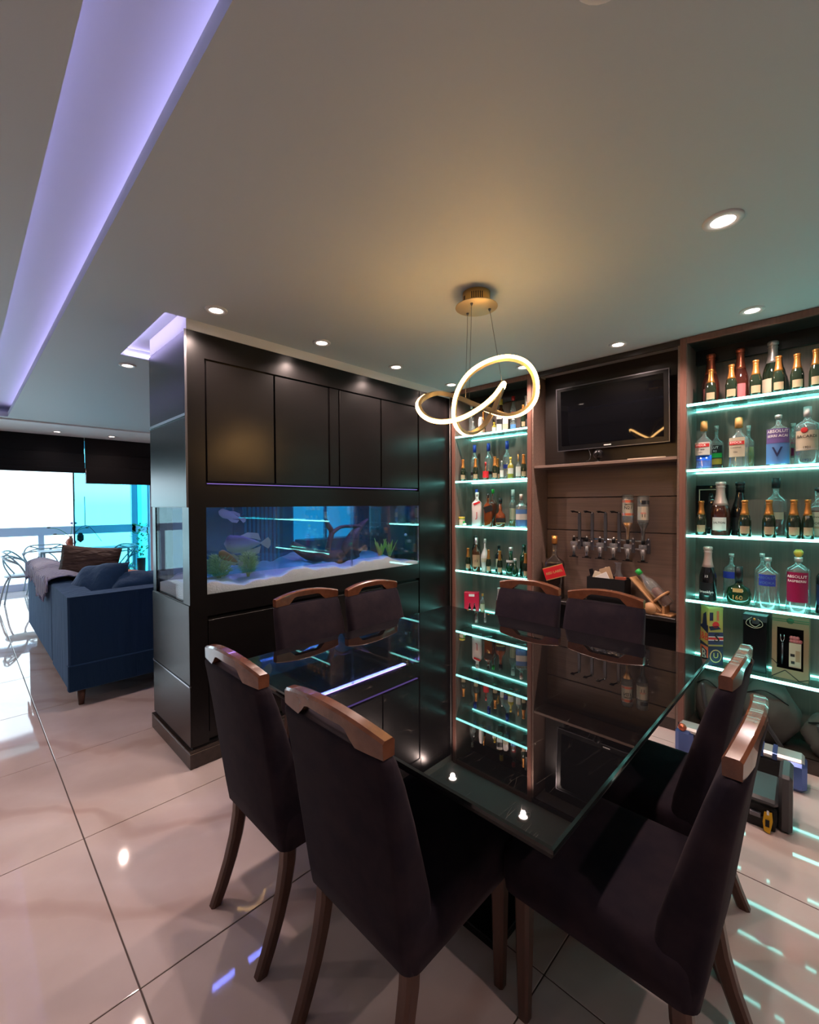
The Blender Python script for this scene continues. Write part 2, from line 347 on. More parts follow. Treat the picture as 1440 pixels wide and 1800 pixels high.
# ================================================================== STRUCTURE
ZC = 2.464
sub = MB(); sub.box((-8.31, -3, -.06), (2.0, 9.2, -.004), 'grout'); floor = struct(sub.build('floor'))
PX, PY = .852, .878; X0, Y0 = -2.337, .355; g = .0022
tile_me = None; tiles = []
for i in range(-7, 6):
    for j in range(-4, 11):
        x0, x1 = X0+i*PX, X0+(i+1)*PX; y0, y1 = Y0+j*PY, Y0+(j+1)*PY
        if x1 < -7.9 or x0 > 1.9 or y0 < -3 or y1 > 9.3: continue
        if x0 > -2.6 and y0 > 3.4: continue
        cx, cy = (x0+x1)/2, (y0+y1)/2
        if tile_me is None:
            t = MB().box((-PX/2+g, -PY/2+g, -.004), (PX/2-g, PY/2-g, 0), 'marble', .0012).build('floor_tile', floor, (cx, cy, 0)); tile_me = t.data
        else:
            t = bpy.data.objects.new('floor_tile', tile_me); COL.objects.link(t); t.parent = floor; t.location = (cx, cy, 0)
ce = MB()
for a, b in (((-8, -3), (2, .19)), ((-8, .19), (-6.75, .40)), ((-8, .40), (-6.75, 9.2)), ((-6.75, .40), (-2.536, .77)), ((-6.75, .77), (-3.45, 9.2)), ((-3.45, 3.3), (-2.536, 9.2)), ((-2.536, .40), (2, 3.6)), ((-2.536, 3.6), (-2.4, 9.2))):
    ce.box((*a, ZC), (*b, ZC+.052), 'plaster')
ce.box((-7.0, .0, 2.59), (2, .60, 2.63), 'plaster'); ce.box((-7.0, -.02, ZC+.052), (2, .0, 2.63), 'plaster'); ce.box((-7.0, .60, ZC+.052), (2, .62, 2.63), 'plaster'); ce.box((-7.02, 0, ZC+.052), (-7.0, .6, 2.63), 'plaster'); ce.box((1.98, 0, ZC+.052), (2.0, .6, 2.63), 'plaster')
ce.box((-3.46, .76, ZC+.0525), (-2.52, 3.31, ZC+.09), 'plaster')
struct(ce.build('ceiling'))
sbox('trim_1', (-8, -3, ZC-.018), (-6.86, 9.2, ZC-.0005), 'trimwhite')
# violet cove strips
def strip(name, a, b, m, label, cat='light strip', group=None): return tag(bx(name, a, b, m), label, cat, group)
strip('led_strip', (-6.7, .47, ZC+.055), (1.9, .482, ZC+.061), 'purple', 'violet light strip hidden along the right ledge of the long ceiling cove')
strip('led_strip', (-6.7, .108, ZC+.055), (1.9, .12, ZC+.061), 'purple', 'violet light strip hidden along the left ledge of the long ceiling cove')
strip('led_strip', (-3.4495, .80, ZC+.014), (-3.440, 3.2, ZC+.024), 'purplesoft', 'short violet light strip in the ceiling recess left of the aquarium cabinet')
strip('led_strip', (-3.44, .7715, ZC+.02), (-2.55, .778, ZC+.034), 'purplesoft', 'violet light strip hidden behind the front lip of the ceiling recess beside the cabinet')
# walls
sbox('wall_back', (-2.55, 3.42, 0), (2.0, 3.5, ZC), 'wallpaint'); sbox('wall_right', (2.0, -3, 0), (2.08, 3.5, ZC+.2), 'wallpaint')
sbox('wall_front', (-8, -3.08, 0), (2.08, -3, ZC+.2), 'wallpaint'); sbox('wall_partition', (-2.62, 3.14, 0), (-2.545, 9.2, ZC), 'wallpaint')
sbox('wall_far', (-8, 9.2, 0), (-2.4, 9.28, ZC), 'wallpaint')
wl = MB(); wl.box((-8.1, 2.25, 0), (-8, 4.75, ZC), 'teal_panel'); wl.box((-8.1, 6.45, 0), (-8, 9.2, ZC), 'teal_panel'); wl.box((-8.1, 4.75, 0), (-8, 6.45, .35), 'teal_panel'); wl.box((-8.1, 4.75, 2.2), (-8, 6.45, ZC), 'teal_panel'); wl.box((-8.1, -3, 0), (-8, -1.9, ZC), 'wallpaint')
struct(wl.build('wall_left'))
# second window seen through the tank
def window(name, x, y0, y1, z0, z1, fm, gm, mull=(), th=.05, trans=()):
    f = MB()
    for a, b in (((y0, z0), (y1, z0+th)), ((y0, z1-th), (y1, z1)), ((y0, z0), (y0+th, z1)), ((y1-th, z0), (y1, z1))): f.box((x-.03, a[0], a[1]), (x+.03, b[0], b[1]), fm)
    for y in mull: f.box((x-.03, y-th/2, z0), (x+.03, y+th/2, z1), fm)
    for z in trans: f.box((x-.03, y0, z-th/2), (x+.03, y1, z+th/2), fm)
    o = struct(f.build(name)); bx('pane', (x-.004, y0+th, z0+th), (x+.004, y1-th, z1-th), gm, o); return o
M['dimglass'] = glassy('light_dimming_glass', (.45, .55, .60), .03, edge=.2)  # darkened to hold down the window brightness seen through the tank
window('window_2', -8.05, 4.75, 6.45, .35, 2.2, 'frame', 'dimglass', (5.6,))
# ------------------------------------------------------------------ balcony
struct(bx('floor_balcony', (-10.1, -2.2, -.06), (-8.312, 2.5, 0), 'marble')); sbox('ceiling_balcony', (-10.1, -2.2, 2.62), (-8.0, 2.5, 2.7), 'plaster')
sbox('trim_2', (-8.06, -3, ZC), (-8, 2.5, 2.7), 'plaster')
bf = MB()
bf.box((-10.04, -2.2, 0), (-9.96, 2.45, .12), 'frame'); bf.box((-10.05, -2.2, .93), (-9.95, 2.45, 1.08), 'frame')
bf.box((-10.04, .95, .1), (-9.96, 1.03, .95), 'frame'); bf.box((-10.05, 2.37, 0), (-9.95, 2.47, 2.62), 'frame'); bf.box((-10.04, -1.2, .1), (-9.96, -1.12, .95), 'frame')
bf.box((-10.04, 1.62, 1.08), (-10, 1.63, 1.62), 'frame'); bf.box((-10.04, -2.2, 2.5), (-9.96, 2.45, 2.62), 'frame')
w1 = struct(bf.build('window_1'))
bx('pane', (-10.01, -2.2, .12), (-10.0, .95, .93), 'window', w1); bx('pane', (-10.01, 1.03, .12), (-10.0, 2.37, .93), 'window', w1); bx('pane', (-10.01, -2.2, 1.08), (-10.0, 2.37, 2.5), 'window', w1)
sf = MB(); sf.box((-9.95, 2.44, 0), (-8.05, 2.48, .1), 'frame'); sf.box((-9.95, 2.43, .93), (-8.05, 2.49, 1.05), 'frame'); sf.box((-9.2, 2.43, 0), (-9.13, 2.49, 2.62), 'frame')
w3 = struct(sf.build('window_3')); bx('pane', (-9.95, 2.455, 0), (-8.05, 2.465, 2.62), 'cyanpane', w3)
gp = thing('glass_door', 'tall cyan tinted glass door panel of the balcony behind the sofa', 'glass door', (-8.02, 1.16, 0))
bx('pane', (-.01, .02, .03), (.01, 1.08, 2.42), 'cyanpane', gp); fr = MB(); fr.box((-.02, 0, 0), (.02, .02, 2.45), 'chrome'); fr.box((-.03, 1.0, 0), (.03, 1.08, 2.45), 'frame'); fr.box((-.02, 0, 0), (.02, 1.08, .03), 'frame'); fr.build('door_frame', gp)
nb = thing('neighbouring_building', 'dark louvred neighbouring facade seen past the balcony corner post', 'building', (-13.0, 4.3, .0))
bx('wall', (-.1, -.5, -6), (.1, 1.5, 2.1), 'teal_panel', nb)
for k in range(3): bx('ledge', (.1, -.5, 1.15+.38*k), (.35, 1.5, 1.21+.38*k), 'darkfurn', nb)
# blinds
bl = thing('roman_blind', 'wide black roman blind gathered up across the left of the window', 'blind', (-7.93, 0, 0))
for k, (z0, z1, d) in enumerate(((2.20, 2.445, .02), (2.06, 2.21, .045), (1.98, 2.08, .06), (1.925, 2.0, .075))): bx('blind_fold', (-.01, -1.9, z0), (d, 1.29, z1), 'blind', bl, .006)
bl = thing('roman_blind', 'charcoal roman blind hanging lower on the right half of the window', 'blind', (-7.93, 0, 0))
for k, (z0, z1, d) in enumerate(((2.20, 2.445, .025), (2.0, 2.21, .045), (1.775, 2.02, .07))): bx('blind_fold', (-.01, 1.30, z0), (d, 2.3, z1), 'blind2', bl, .006)
ch = MB(); ch.tube([(.09, 1.292, 1.99), (.09, 1.296, 1.9), (.09, 1.29, 1.78)], .006, 'chrome', 6); ch.build('blind_chain', bl)
sbox('trim_3', (-8.0, -1.9, 2.40), (-7.95, 2.3, ZC-.02), 'trimwhite')
# ------------------------------------------------------------------ downlights
def downlight(x, y, label, on=True, e=SPOT_W, rad=.042, z=ZC):
    t = thing('downlight', label, 'ceiling light', (x, y, z), 0, None)
    r = MB(); r.lathe([(rad*.78, .002), (rad*.80, -.006), (rad*1.25, -.007), (rad*1.32, -.003), (rad*1.32, 0)], 'white', 24, cap=False); r.build('trim_ring', t)
    l = MB(); l.lathe([(.001, -.0035), (rad*.79, -.0035)], 'lamp', 20, cap=False); l.build('lens', t)
    if on: spot((x, y, z), e)
    return t
for i, (x, y) in enumerate(((-2.32, .948), (-2.32, 1.60), (-2.34, 2.266), (-2.355, 2.934))):
    downlight(x, y, ['round recessed downlight nearest the front corner of the aquarium cabinet', 'second recessed downlight from the front along the aquarium cabinet', 'third recessed downlight from the front along the aquarium cabinet', 'recessed downlight in the corner above the narrow bottle shelves'][i])
downlight(-1.68, 2.94, 'recessed downlight seen through the large ring of the pendant'); downlight(-1.01, 2.95, 'recessed downlight above the television niche'); downlight(-.33, 2.935, 'recessed downlight above the wide right hand bottle shelves')
downlight(-.303, 1.931, 'largest looking round downlight over the right side of the dining table', rad=.048); downlight(-.32, .87, 'recessed downlight just above the top edge of the photo', rad=.048)
downlight(-3.685, .865, 'recessed downlight left of the aquarium cabinet above the sofa'); 
downlight(-7.5, .93, 'left of the two small downlights above the blinds', e=3, z=ZC-.018); downlight(-7.5, 1.55, 'right of the two small downlights above the blinds', e=3, z=ZC-.018)
for x, y, e_ in ((-1.3, -1.4, .25), (-3.6, -1.0, 1.1), (-5.2, -1.4, 1.3), (.9, .9, .9), (.9, -1.4, .3), (-5.2, 3.2, 1.5), (-5.2, 5.6, 1.5), (-5.6, 1.2, 2.2)): spot((x, y, ZC), SPOT_W*e_)  # unseen fill spots without fixtures, added to brighten the dining and living areas
# ================================================================== AQUARIUM CABINET
XF, XB, YN, YE, ZT = -2.535, -3.18, .873, 3.128, 2.405
sbox('wall_bulkhead', (XB, YN, ZT+.002), (XF, 3.3, ZC+.0515), 'trimwhite')
cab = thing('aquarium_cabinet', 'tall black stained built-in cabinet with an aquarium let into it', 'cabinet', (0, 0, 0))
c = MB()   # carcass: end posts, rails around the tank opening
c.box((XB, YN, .11), (XB+.06, .975, ZT), 'ebony'); c.box((XF-.10, YN, .11), (XF, .966, ZT), 'ebony')
c.box((XB+.06, YN, 1.437), (XF-.10, .966, ZT), 'ebony'); c.box((XB+.06, YN, .11), (XF-.10, .966, .90), 'ebony')
c.box((XB, .966, .11), (XF-.022, 2.73, .88), 'ebony'); c.box((XB, .966, 1.50), (XF-.022, 2.73, ZT), 'ebony')
c.box((XF-.022, .966, 1.437), (XF, 2.715, 1.555), 'ebony'); c.box((XF-.022, .966, 2.268), (XF, 2.73, ZT), 'ebony')
c.box((XF-.022, .966, .825), (XF, 2.715, .945), 'ebony'); c.box((XB, 2.72, .0), (XF, YE, ZT), 'ebony'); c.box((XB, .966, 1.437), (XB+.04, 2.73, 1.5), 'ebony')
c.build('carcass', cab)
for y0, y1 in ((.972, 1.388), (1.394, 1.800), (1.893, 2.287), (2.293, 2.708)): bx('door', (XF-.0215, y0+.004, 1.585), (XF-.001, y1-.002, 2.258), 'ebony', cab, .0015)
bx('filler_strip', (XF-.021, 1.812, 1.585), (XF-.001, 1.885, 2.26), 'ebony', cab)
for y0, y1 in ((.972, 1.545), (1.551, 2.125), (2.131, 2.708)): bx('lower_door', (XF-.0215, y0, .165), (XF-.001, y1, .80), 'ebony', cab, .0015)
bx('end_panel', (XB-.002, YN-.006, .455), (XF+.001, YN-.0005, .895), 'ebony', cab, .001)
bx('end_panel', (XB-.002, YN-.006, 1.44), (XF+.001, YN-.0005, 1.935), 'ebony', cab, .001)
bx('end_panel', (XB-.002, YN-.006, 1.955), (XF+.001, YN-.0005, 2.40), 'ebony', cab, .001)
bx('end_panel', (XB-.002, YN-.006, .112), (XF+.001, YN-.0005, .445), 'ebony', cab, .001)
bx('metal_strip', (XB-.004, YN-.012, 1.937), (XF+.001, YN-.0005, 1.952), 'alu', cab); bx('metal_strip', (XB-.004, YN-.010, .446), (XF+.001, YN-.0005, .454), 'alu', cab)
bx('metal_strip', (XF-.004, YN-.012, 1.437), (XF+.002, YN-.001, ZT), 'dgrey', cab)
pl = MB(); pl.box((XB-.02, YN-.016, 0), (XF+.02, 2.9, .085), 'baseb', .003); pl.box((XB-.02, YN-.016, .0855), (XF+.014, 2.9, .094), 'baseb'); pl.box((XB+.01, YN+.006, .09), (XF-.006, 2.9, .11), 'gap'); pl.build('plinth', cab)
# ------------------------------------------------------------------ aquarium
aq = thing('aquarium', 'long rectangular aquarium with violet lit white sand built into the black cabinet', 'aquarium', (0, 0, 0))
bx('front_glass', (XF-.014, .968, .946), (XF-.004, 2.714, 1.4365), 'tankglass', aq); bx('end_glass', (XB+.062, YN+.004, .905), (XF-.102, YN+.012, 1.4365), 'endglass', aq)
bx('inner_post', (XB+.062, .886, .9), (XB+.075, .935, 1.4365), 'black', aq); bx('reflection_panel', (XB+.002, .886, .90), (XB+.013, 1.085, 1.4365), 'reflectpanel', aq); bx('rear_glass', (XB+.005, 1.086, .90), (XB+.013, 2.712, 1.4365), 'tankback', aq)  # grey-blue sheet behind the end glass stands in for its reflection
bx('tank_floor', (XB+.02, .98, .885), (XF-.016, 2.715, .903), 'black', aq)
st = MB(); st.box((XF-.012, 2.709, .946), (XF-.003, 2.714, 1.436), 'clearacrylic'); st.box((XF-.06, 2.03, .97), (XF-.048, 2.042, 1.436), 'clearacrylic'); st.build('side_seal', aq)
def sandmesh():
    nx, ny = 14, 60; vs = []; fs = []; x0, x1, y0, y1 = XB+.02, XF-.0145, .89, 2.712
    def h(x, y): return .985+.018*sin(y*9+x*5)+.010*sin(y*23+x*11)+.006*sin(y*51)+.05*(XF-x)*sin((y-1)*1.7)+(.035 if y > 1.9 else .035*(y-.9))*.6 - .028*max(0, (y-2.3)/.4)
    for i in range(nx+1):
        for j in range(ny+1):
            x = x0+(x1-x0)*i/nx; y = y0+(y1-y0)*j/ny; vs.append((x, y, h(x, y)))
    k = ny+1
    for i in range(nx):
        for j in range(ny): fs.append((i*k+j, (i+1)*k+j, (i+1)*k+j+1, i*k+j+1))
    o = len(vs)
    for j in range(ny+1): vs.append((x1, y0+(y1-y0)*j/ny, .905))
    for j in range(ny): fs.append((nx*k+j, o+j, o+j+1, nx*k+j+1))
    o2 = len(vs)
    for i in range(nx+1): vs.append((x0+(x1-x0)*i/nx, y0, .905))
    for i in range(nx): fs.append((i*k, o2+i, o2+i+1, (i+1)*k))
    return MB().add(vs, fs, 'sand', True)
sb = sandmesh().build('sand', aq); sb['kind'] = 'stuff'
bx('water', (XB+.03, .985, 1.04), (XF-.03, 2.70, 1.425), 'water', aq)
bx('tank_lamp', (-2.70, 1.0, 1.475), (-2.665, 2.68, 1.482), 'tanklight', aq)
bx('lamp_slot', (XF-.0215, .98, 1.570), (XF-.004, 2.70, 1.5725), 'slotglow', cab)
# driftwood
d = MB()
def lim(pts, rad, m='drift'): d.tube([(p[0], p[1], p[2]) for p in smooth_path([(*q,) for q in pts], 4)], [rad[min(len(rad)-1, int(i/4))]*(1-((i % 4)/4))+rad[min(len(rad)-1, int(i/4)+1)]*((i % 4)/4) for i in range((len(pts)-1)*4+1)], m, 9)
X = -2.80
lim([(X, 1.66, 1.165), (X+.02, 1.78, 1.09), (X, 1.93, 1.055), (X-.02, 2.10, 1.04), (X, 2.24, 1.05)], [.028, .045, .05, .055, .03])
lim([(X+.02, 1.68, 1.125), (X+.03, 1.82, 1.07), (X, 1.98, 1.03), (X, 2.16, 1.02)], [.018, .035, .04, .04])
lim([(X, 2.18, 1.01), (X+.01, 2.15, 1.11), (X, 2.22, 1.20), (X-.01, 2.30, 1.27), (X, 2.375, 1.325)], [.06, .048, .04, .026, .010])
lim([(X+.02, 2.22, 1.02), (X+.04, 2.20, 1.12), (X+.03, 2.24, 1.22)], [.04, .032, .016])
lim([(X, 1.96, 1.06), (X, 1.985, 1.16), (X-.01, 2.015, 1.235), (X, 1.975, 1.29), (X, 1.955, 1.335)], [.024, .020, .022, .020, .012])
lim([(X, 2.015, 1.23), (X, 2.09, 1.27), (X, 2.18, 1.275), (X, 2.28, 1.27)], [.018, .013, .013, .02])
lim([(X, 2.22, 1.03), (X+.01, 2.27, 1.07), (X+.02, 2.33, 1.11)], [.03, .018, .006])
tag(autosmooth(d.build('driftwood'), 60), 'branching purple brown driftwood standing on the aquarium sand', 'driftwood')
# fish
def fish(label, x, y, z, Ln, hgt, m, rz, tilt=0, finm='fishtail'):
    t = thing('fish', label, 'fish', (x, y, z), rz); t.rotation_euler = (0, tilt, rz)
    b = MB(); n = 14; K = 12; vs = []; fs = []
    for k in range(K+1):
        u = k/K; hh = hgt/2*(sin(pi*min(1, u**.62))**.8)*(1-.25*u)+.0015; yc = (-.5+u*.86)*Ln
        for i in range(n): a = 2*pi*i/n; vs.append((yc, cos(a)*hh*.32, sin(a)*hh+(.06*hgt if u < .2 else .0)))
    for k in range(K):
        for i in range(n): j = (i+1) % n; fs.append((k*n+i, k*n+j, (k+1)*n+j, (k+1)*n+i))
    fs.append(list(range(n))); b.add(vs, fs, m, True); b.build('body', t)
    Mx = Matrix(((1, 0, 0, 0), (0, 0, 1, 0), (0, 1, 0, 0), (0, 0, 0, 1)))
    f = MB(); f.prism([(.34*Ln, 0), (.40*Ln, .10*hgt), (.54*Ln, .30*hgt), (.60*Ln, .12*hgt), (.60*Ln, -.12*hgt), (.54*Ln, -.30*hgt), (.40*Ln, -.10*hgt)], -.0015, .0015, finm, Mx); f.build('tail_fin', t)
    f = MB(); f.prism([(-.15*Ln, .40*hgt), (.05*Ln, .58*hgt), (.30*Ln, .52*hgt), (.36*Ln, .15*hgt), (.2*Ln, .25*hgt)], -.0013, .0013, finm, Mx); f.build('dorsal_fin', t)
    f = MB(); f.prism([(-.1*Ln, -.38*hgt), (.12*Ln, -.62*hgt), (.32*Ln, -.50*hgt), (.36*Ln, -.15*hgt), (.2*Ln, -.25*hgt)], -.0013, .0013, finm, Mx); f.build('anal_fin', t)
    f = MB()
    for sg in (-1, 1): f.ball((-.38*Ln, sg*hgt*.085, .08*hgt), .05*hgt, 'black_cap', 8)
    f.build('eye', t)
fish('large round silver grey fish swimming above the bushy plant', -2.76, 1.30, 1.195, .27, .13, 'fish', radians(80))
fish('small orange brown fish with dark tail near the left end of the tank', -2.66, 1.15, 1.125, .15, .055, 'orangefish', radians(80), .55, 'fishtail')
fish('pale silver fish at the water surface above the large fish', -2.98, 1.30, 1.375, .17, .065, 'fishtail', radians(75), .35)
# plants
def bush(x, y, z, r, h, label, seed):
    t = thing('aquatic_plant', label, 'aquarium plant', (x, y, z)); q = random.Random(seed); f = MB()
    for k in range(1100):
        a = q.uniform(0, 2*pi); el = q.uniform(-1, 1); rr = r*q.uniform(.2, .95); p = Vector((cos(a)*rr*math.sqrt(1-el**2*.8), sin(a)*rr*math.sqrt(1-el**2*.8), h*.45+h*.42*el)); dr = Vector((cos(a), sin(a), q.uniform(-.3, 1.4))).normalized()*q.uniform(.018, .04)
        s_ = dr.cross(Vector((q.uniform(-1, 1), q.uniform(-1, 1), q.uniform(-1, 1)))).normalized()*.0026
        f.add([p-s_, p+s_, p+dr], [(0, 1, 2)], 'leaf2')
    o = f.build('foliage', t); o['kind'] = 'stuff'
    s_ = MB()
    for k in range(9): a = k*.7; s_.tube([(cos(a)*.006, sin(a)*.006, -.02), (cos(a)*r*.3, sin(a)*r*.3, h*.35), (cos(a)*r*.7, sin(a)*r*.7, h*.7)], .0022, 'leaf2', 5)
    s_.build('stem', t)
bush(-2.70, 1.10, 1.01, .075, .15, 'bushy grey green plant at the left end of the tank', 3); bush(-2.70, 1.285, 1.01, .058, .15, 'smaller bushy plant right of the larger bushy one', 5)
def broad(x, y, z, n, h, label, seed):
    t = thing('aquatic_plant', label, 'aquarium plant', (x, y, z)); q = random.Random(seed)
    for k in range(n):
        a = 2*pi*k/n+q.uniform(-.2, .2); ln = h*q.uniform(.65, 1); sp = q.uniform(.2, .75)*.11; vs = []; W = .011
        dr = Vector((cos(a), sin(a), 0)); sd = Vector((-sin(a), cos(a), 0))
        for i, (u, ww) in enumerate(((0, .35), (.3, .9), (.6, 1), (.85, .55), (1, .03))):
            c_ = dr*(.01+sp*u**1.3)+Vector((0, 0, ln*u)); vs += [c_-sd*W*ww, c_+dr*-.004, c_+sd*W*ww]
        fs = []
        for i in range(4): b_ = i*3; fs += [(b_, b_+1, b_+4, b_+3), (b_+1, b_+2, b_+5, b_+4)]
        MB().add(vs, fs, 'leaf', True).build('leaf', t)
broad(-2.74, 2.46, 1.0, 12, .17, 'left clump of pointed yellow green leaves at the right end of the tank', 1); broad(-2.76, 2.58, 1.0, 10, .15, 'right clump of pointed yellow green leaves beside the tank pump', 2)
pm = thing('tank_pump', 'small black pump fixed inside the right end of the tank', 'pump', (-2.62, 2.67, 1.20)); p_ = MB(); p_.box((-.03, -.02, -.02), (.03, .025, .09), 'black', .006); p_.build('housing', pm); MB().ball((.0, -.03, -.01), .012, 'white').build('nozzle', pm)
for k, y in enumerate((1.55,)): pass
# ================================================================== BAR WALL
YF, YBK = 3.13, 3.385
def shelf_unit(name, label, x0, x1, pl_, pr_):
    t = thing(name, label, 'shelf unit', (0, 0, 0))
    bx('back_panel', (x0, YBK, 0), (x1, YBK+.02, ZC-.002), 'barv', t)
    bx('side_panel', (x0-.035, YF+.002, 0), (x0, YBK, ZC-.002), 'barv', t); bx('side_panel', (x1, YF+.002, 0), (x1+.03, YBK, ZC-.002), 'barv', t)
    bx('post', (x0-.038, YF-.006, .075), (x0-.004, YF+.016, ZC-.002), 'post', t, .002); bx('post', (x1+.001, YF-.006, .075), (x1+.035, YF+.016, ZC-.002), 'post', t, .002)
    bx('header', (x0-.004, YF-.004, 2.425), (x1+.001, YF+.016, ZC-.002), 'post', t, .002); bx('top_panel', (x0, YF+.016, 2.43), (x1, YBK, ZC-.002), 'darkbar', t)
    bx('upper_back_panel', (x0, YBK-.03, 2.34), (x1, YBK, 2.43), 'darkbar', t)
    bx('plinth', (x0-.03, YF+.01, 0), (x1+.03, YF+.03, .075), 'baseb', t)
    for z in (.465, .85, 1.25, 1.65, 2.05):
        s = bx('glass_shelf', (x0+.002, YF+.005, z-.008), (x1-.002, YBK-.002, z), 'shelfglass', t)
        bx('light_strip', (x0+.001, YF-.003, z-.011), (x1-.001, YF+.006, z+.003), 'cyan', s)
        bx('rear_light_strip', (x0+.002, YBK-.012, z-.012), (x1-.002, YBK-.001, z-.003), 'cyan', s)
    return t
ul = shelf_unit('shelf_unit', 'narrow left bottle shelf unit with five cyan lit glass shelves', -2.470, -1.752, 0, 0)
ur = shelf_unit('shelf_unit', 'wide right bottle shelf unit with five cyan lit glass shelves', -.666, .62, 0, 0)
bx('base_box', (-.66, YF+.02, 0), (.62, YBK, .075), 'baseb', ur); 
sbox('wall_pilaster', (XF+.001, YF+.01, 0), (-2.509, YBK+.02, ZC), 'darkbar')
cu = thing('bar_unit', 'taupe panelled centre bar unit with television niche and counter', 'bar cabinet', (0, 0, 0))
for z0, z1 in ((.60, 1.237), (1.243, 1.492), (1.498, 1.742)): bx('back_panel', (-1.70, 3.362, z0), (-.72, 3.385, z1), 'bar', cu, .0015)
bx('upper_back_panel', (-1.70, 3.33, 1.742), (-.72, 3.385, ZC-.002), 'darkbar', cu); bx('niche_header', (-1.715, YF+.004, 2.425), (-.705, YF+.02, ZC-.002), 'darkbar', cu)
bx('niche_side', (-1.716, YF+.006, .0), (-1.702, 3.385, 2.425), 'bar', cu); bx('niche_side', (-.718, YF+.006, .0), (-.705, 3.385, 2.425), 'bar', cu)
bx('ledge', (-1.70, YF+.01, 1.722), (-.72, 3.33, 1.742), 'bar', cu, .002)
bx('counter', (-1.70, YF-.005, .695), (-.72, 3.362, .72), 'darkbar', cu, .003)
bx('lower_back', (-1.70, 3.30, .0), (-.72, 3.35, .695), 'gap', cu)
bx('lower_door', (-1.70, YF+.01, .08), (-1.213, YF+.03, .31), 'bar', cu, .002); bx('lower_door', (-1.207, YF+.01, .08), (-.72, YF+.03, .31), 'bar', cu, .002)
bx('lower_door', (-1.70, YF+.01, .315), (-1.213, YF+.03, .47), 'bar', cu, .002); bx('lower_door', (-1.207, YF+.01, .315), (-.72, YF+.03, .47), 'bar', cu, .002)
bx('plinth', (-1.70, YF+.02, 0), (-.72, YF+.03, .078), 'baseb', cu)
# television
tv = thing('television', 'wide flat black television hung in the niche above the bar', 'television', (-1.175, 3.245, 2.09), radians(-3)); tv.rotation_euler = (radians(3), 0, radians(0))
bx('bezel', (-.385, 0, -.238), (.385, .035, .238), 'black', tv, .006); bx('screen', (-.352, -.0015, -.20), (.352, .004, .212), 'screen', tv)
f = MB(); f.box((-.386, -.002, .232), (.386, .004, .239), 'dgrey'); f.box((-.386, -.002, -.239), (.386, .004, -.234), 'dgrey'); f.box((-.387, -.002, -.239), (-.382, .004, .239), 'dgrey'); f.box((.382, -.002, -.239), (.387, .004, .239), 'dgrey'); f.build('edge_trim', tv)
MB().box((-.035, -.003, -.224), (.015, -.001, -.216), 'white_ink').build('logo_plate', tv); bx('wall_bracket', (-.1, .03, -.1), (.1, .09, .1), 'black', tv)
wc = thing('webcam', 'small black ball shaped camera on the ledge under the television', 'camera', (-1.232, 3.21, 1.742))
MB().ball((0, 0, .06), .034, 'black', 16).build('ball_housing', wc); MB().lathe([(.026, 0), (.024, .006), (.008, .012), (.008, .03)], 'black', 14).build('foot', wc); MB().lathe([(.012, 0), (.012, .006), (.004, .008)], 'screen', 12, Tr(0, -.030, .06, 0, radians(90))).build('lens', wc)
cb = MB(); cb.tube(smooth_path([(-1.40, 3.22, 1.745), (-1.36, 3.19, 1.744), (-1.31, 3.22, 1.76), (-1.30, 3.24, 1.80), (-1.33, 3.26, 1.86)], 5), .0022, 'black', 6); tag(cb.build('cable'), 'thin black cable lying on the ledge left of the ball camera', 'cable')
pp = MB(); pp.box((-1.03, 3.19, 1.7425), (-.80, 3.215, 1.752), 'cream_label', .002); tag(pp.build('folded_paper'), 'pale folded paper strip lying on the ledge under the television', 'paper')
# ------------------------------------------------------------------ bottle dispenser rack
XS = (-1.425, -1.328, -1.232, -1.137, -1.042, -.944)
rk = thing('dispenser_rack', 'chrome wall rack of six spirit measures with four empty bottle arms', 'bottle rack', (0, 0, 0))
for z in (1.185, 1.128): MB().tube([(-1.43, 3.30, z), (-.915, 3.30, z)], .008, 'chrome', 10).build('rail', rk)
for x in (-1.39, -.96): bx('wall_mount', (x-.01, 3.30, 1.12), (x+.01, 3.36, 1.19), 'dgrey', rk)
for i, x in enumerate(XS):
    xa = x+.022
    a = MB(); a.box((xa-.011, 3.286, 1.10), (xa+.011, 3.298, 1.378 if i < 4 else 1.20), 'dgrey', .002); a.ball((xa, 3.285, 1.38 if i < 4 else 1.2), .009, 'chrome', 10); a.ball((xa, 3.283, 1.165), .009, 'chrome', 10); a = a.build('arm', rk)
    if i < 4:
        h = MB(); h.tube([(xa, 3.285, 1.38), (xa-.02, 3.25, 1.386), (xa-.038, 3.24, 1.383)], .005, 'black', 8); h.ball((xa-.03, 3.24, 1.391), .011, 'black', 10, (1.6, 1, .45)); h.build('hook', a)
    m_ = MB(); m_.lathe([(.011, 1.058), (.010, 1.08), (.017, 1.10), (.022, 1.128), (.026, 1.135), (.027, 1.158), (.024, 1.164)], 'clearacrylic', 16, Tr(x, 3.245, 0)); m_ = m_.build('measure', rk)
    k = MB(); k.lathe([(.007, 1.10), (.009, 1.128), (.005, 1.13)], 'white', 10, Tr(x, 3.245, 0)); k.lathe([(.008, 1.164), (.0115, 1.168), (.0115, 1.19), (.008, 1.195)], 'black', 12, Tr(x, 3.245, 0)); k.ball((x, 3.245, 1.20), .006, 'silver_foil', 8) if i < 4 else None; k.build('stopper', m_)
    u = MB(); u.box((x-.012, 3.238, 1.05), (x+.012, 3.252, 1.06), 'black'); u.box((x-.032, 3.236, 1.044), (x+.032, 3.246, 1.050), 'black'); u.box((x-.004, 3.24, 1.05), (x+.004, 3.25, 1.09), 'black'); u.build('push_bar', m_)
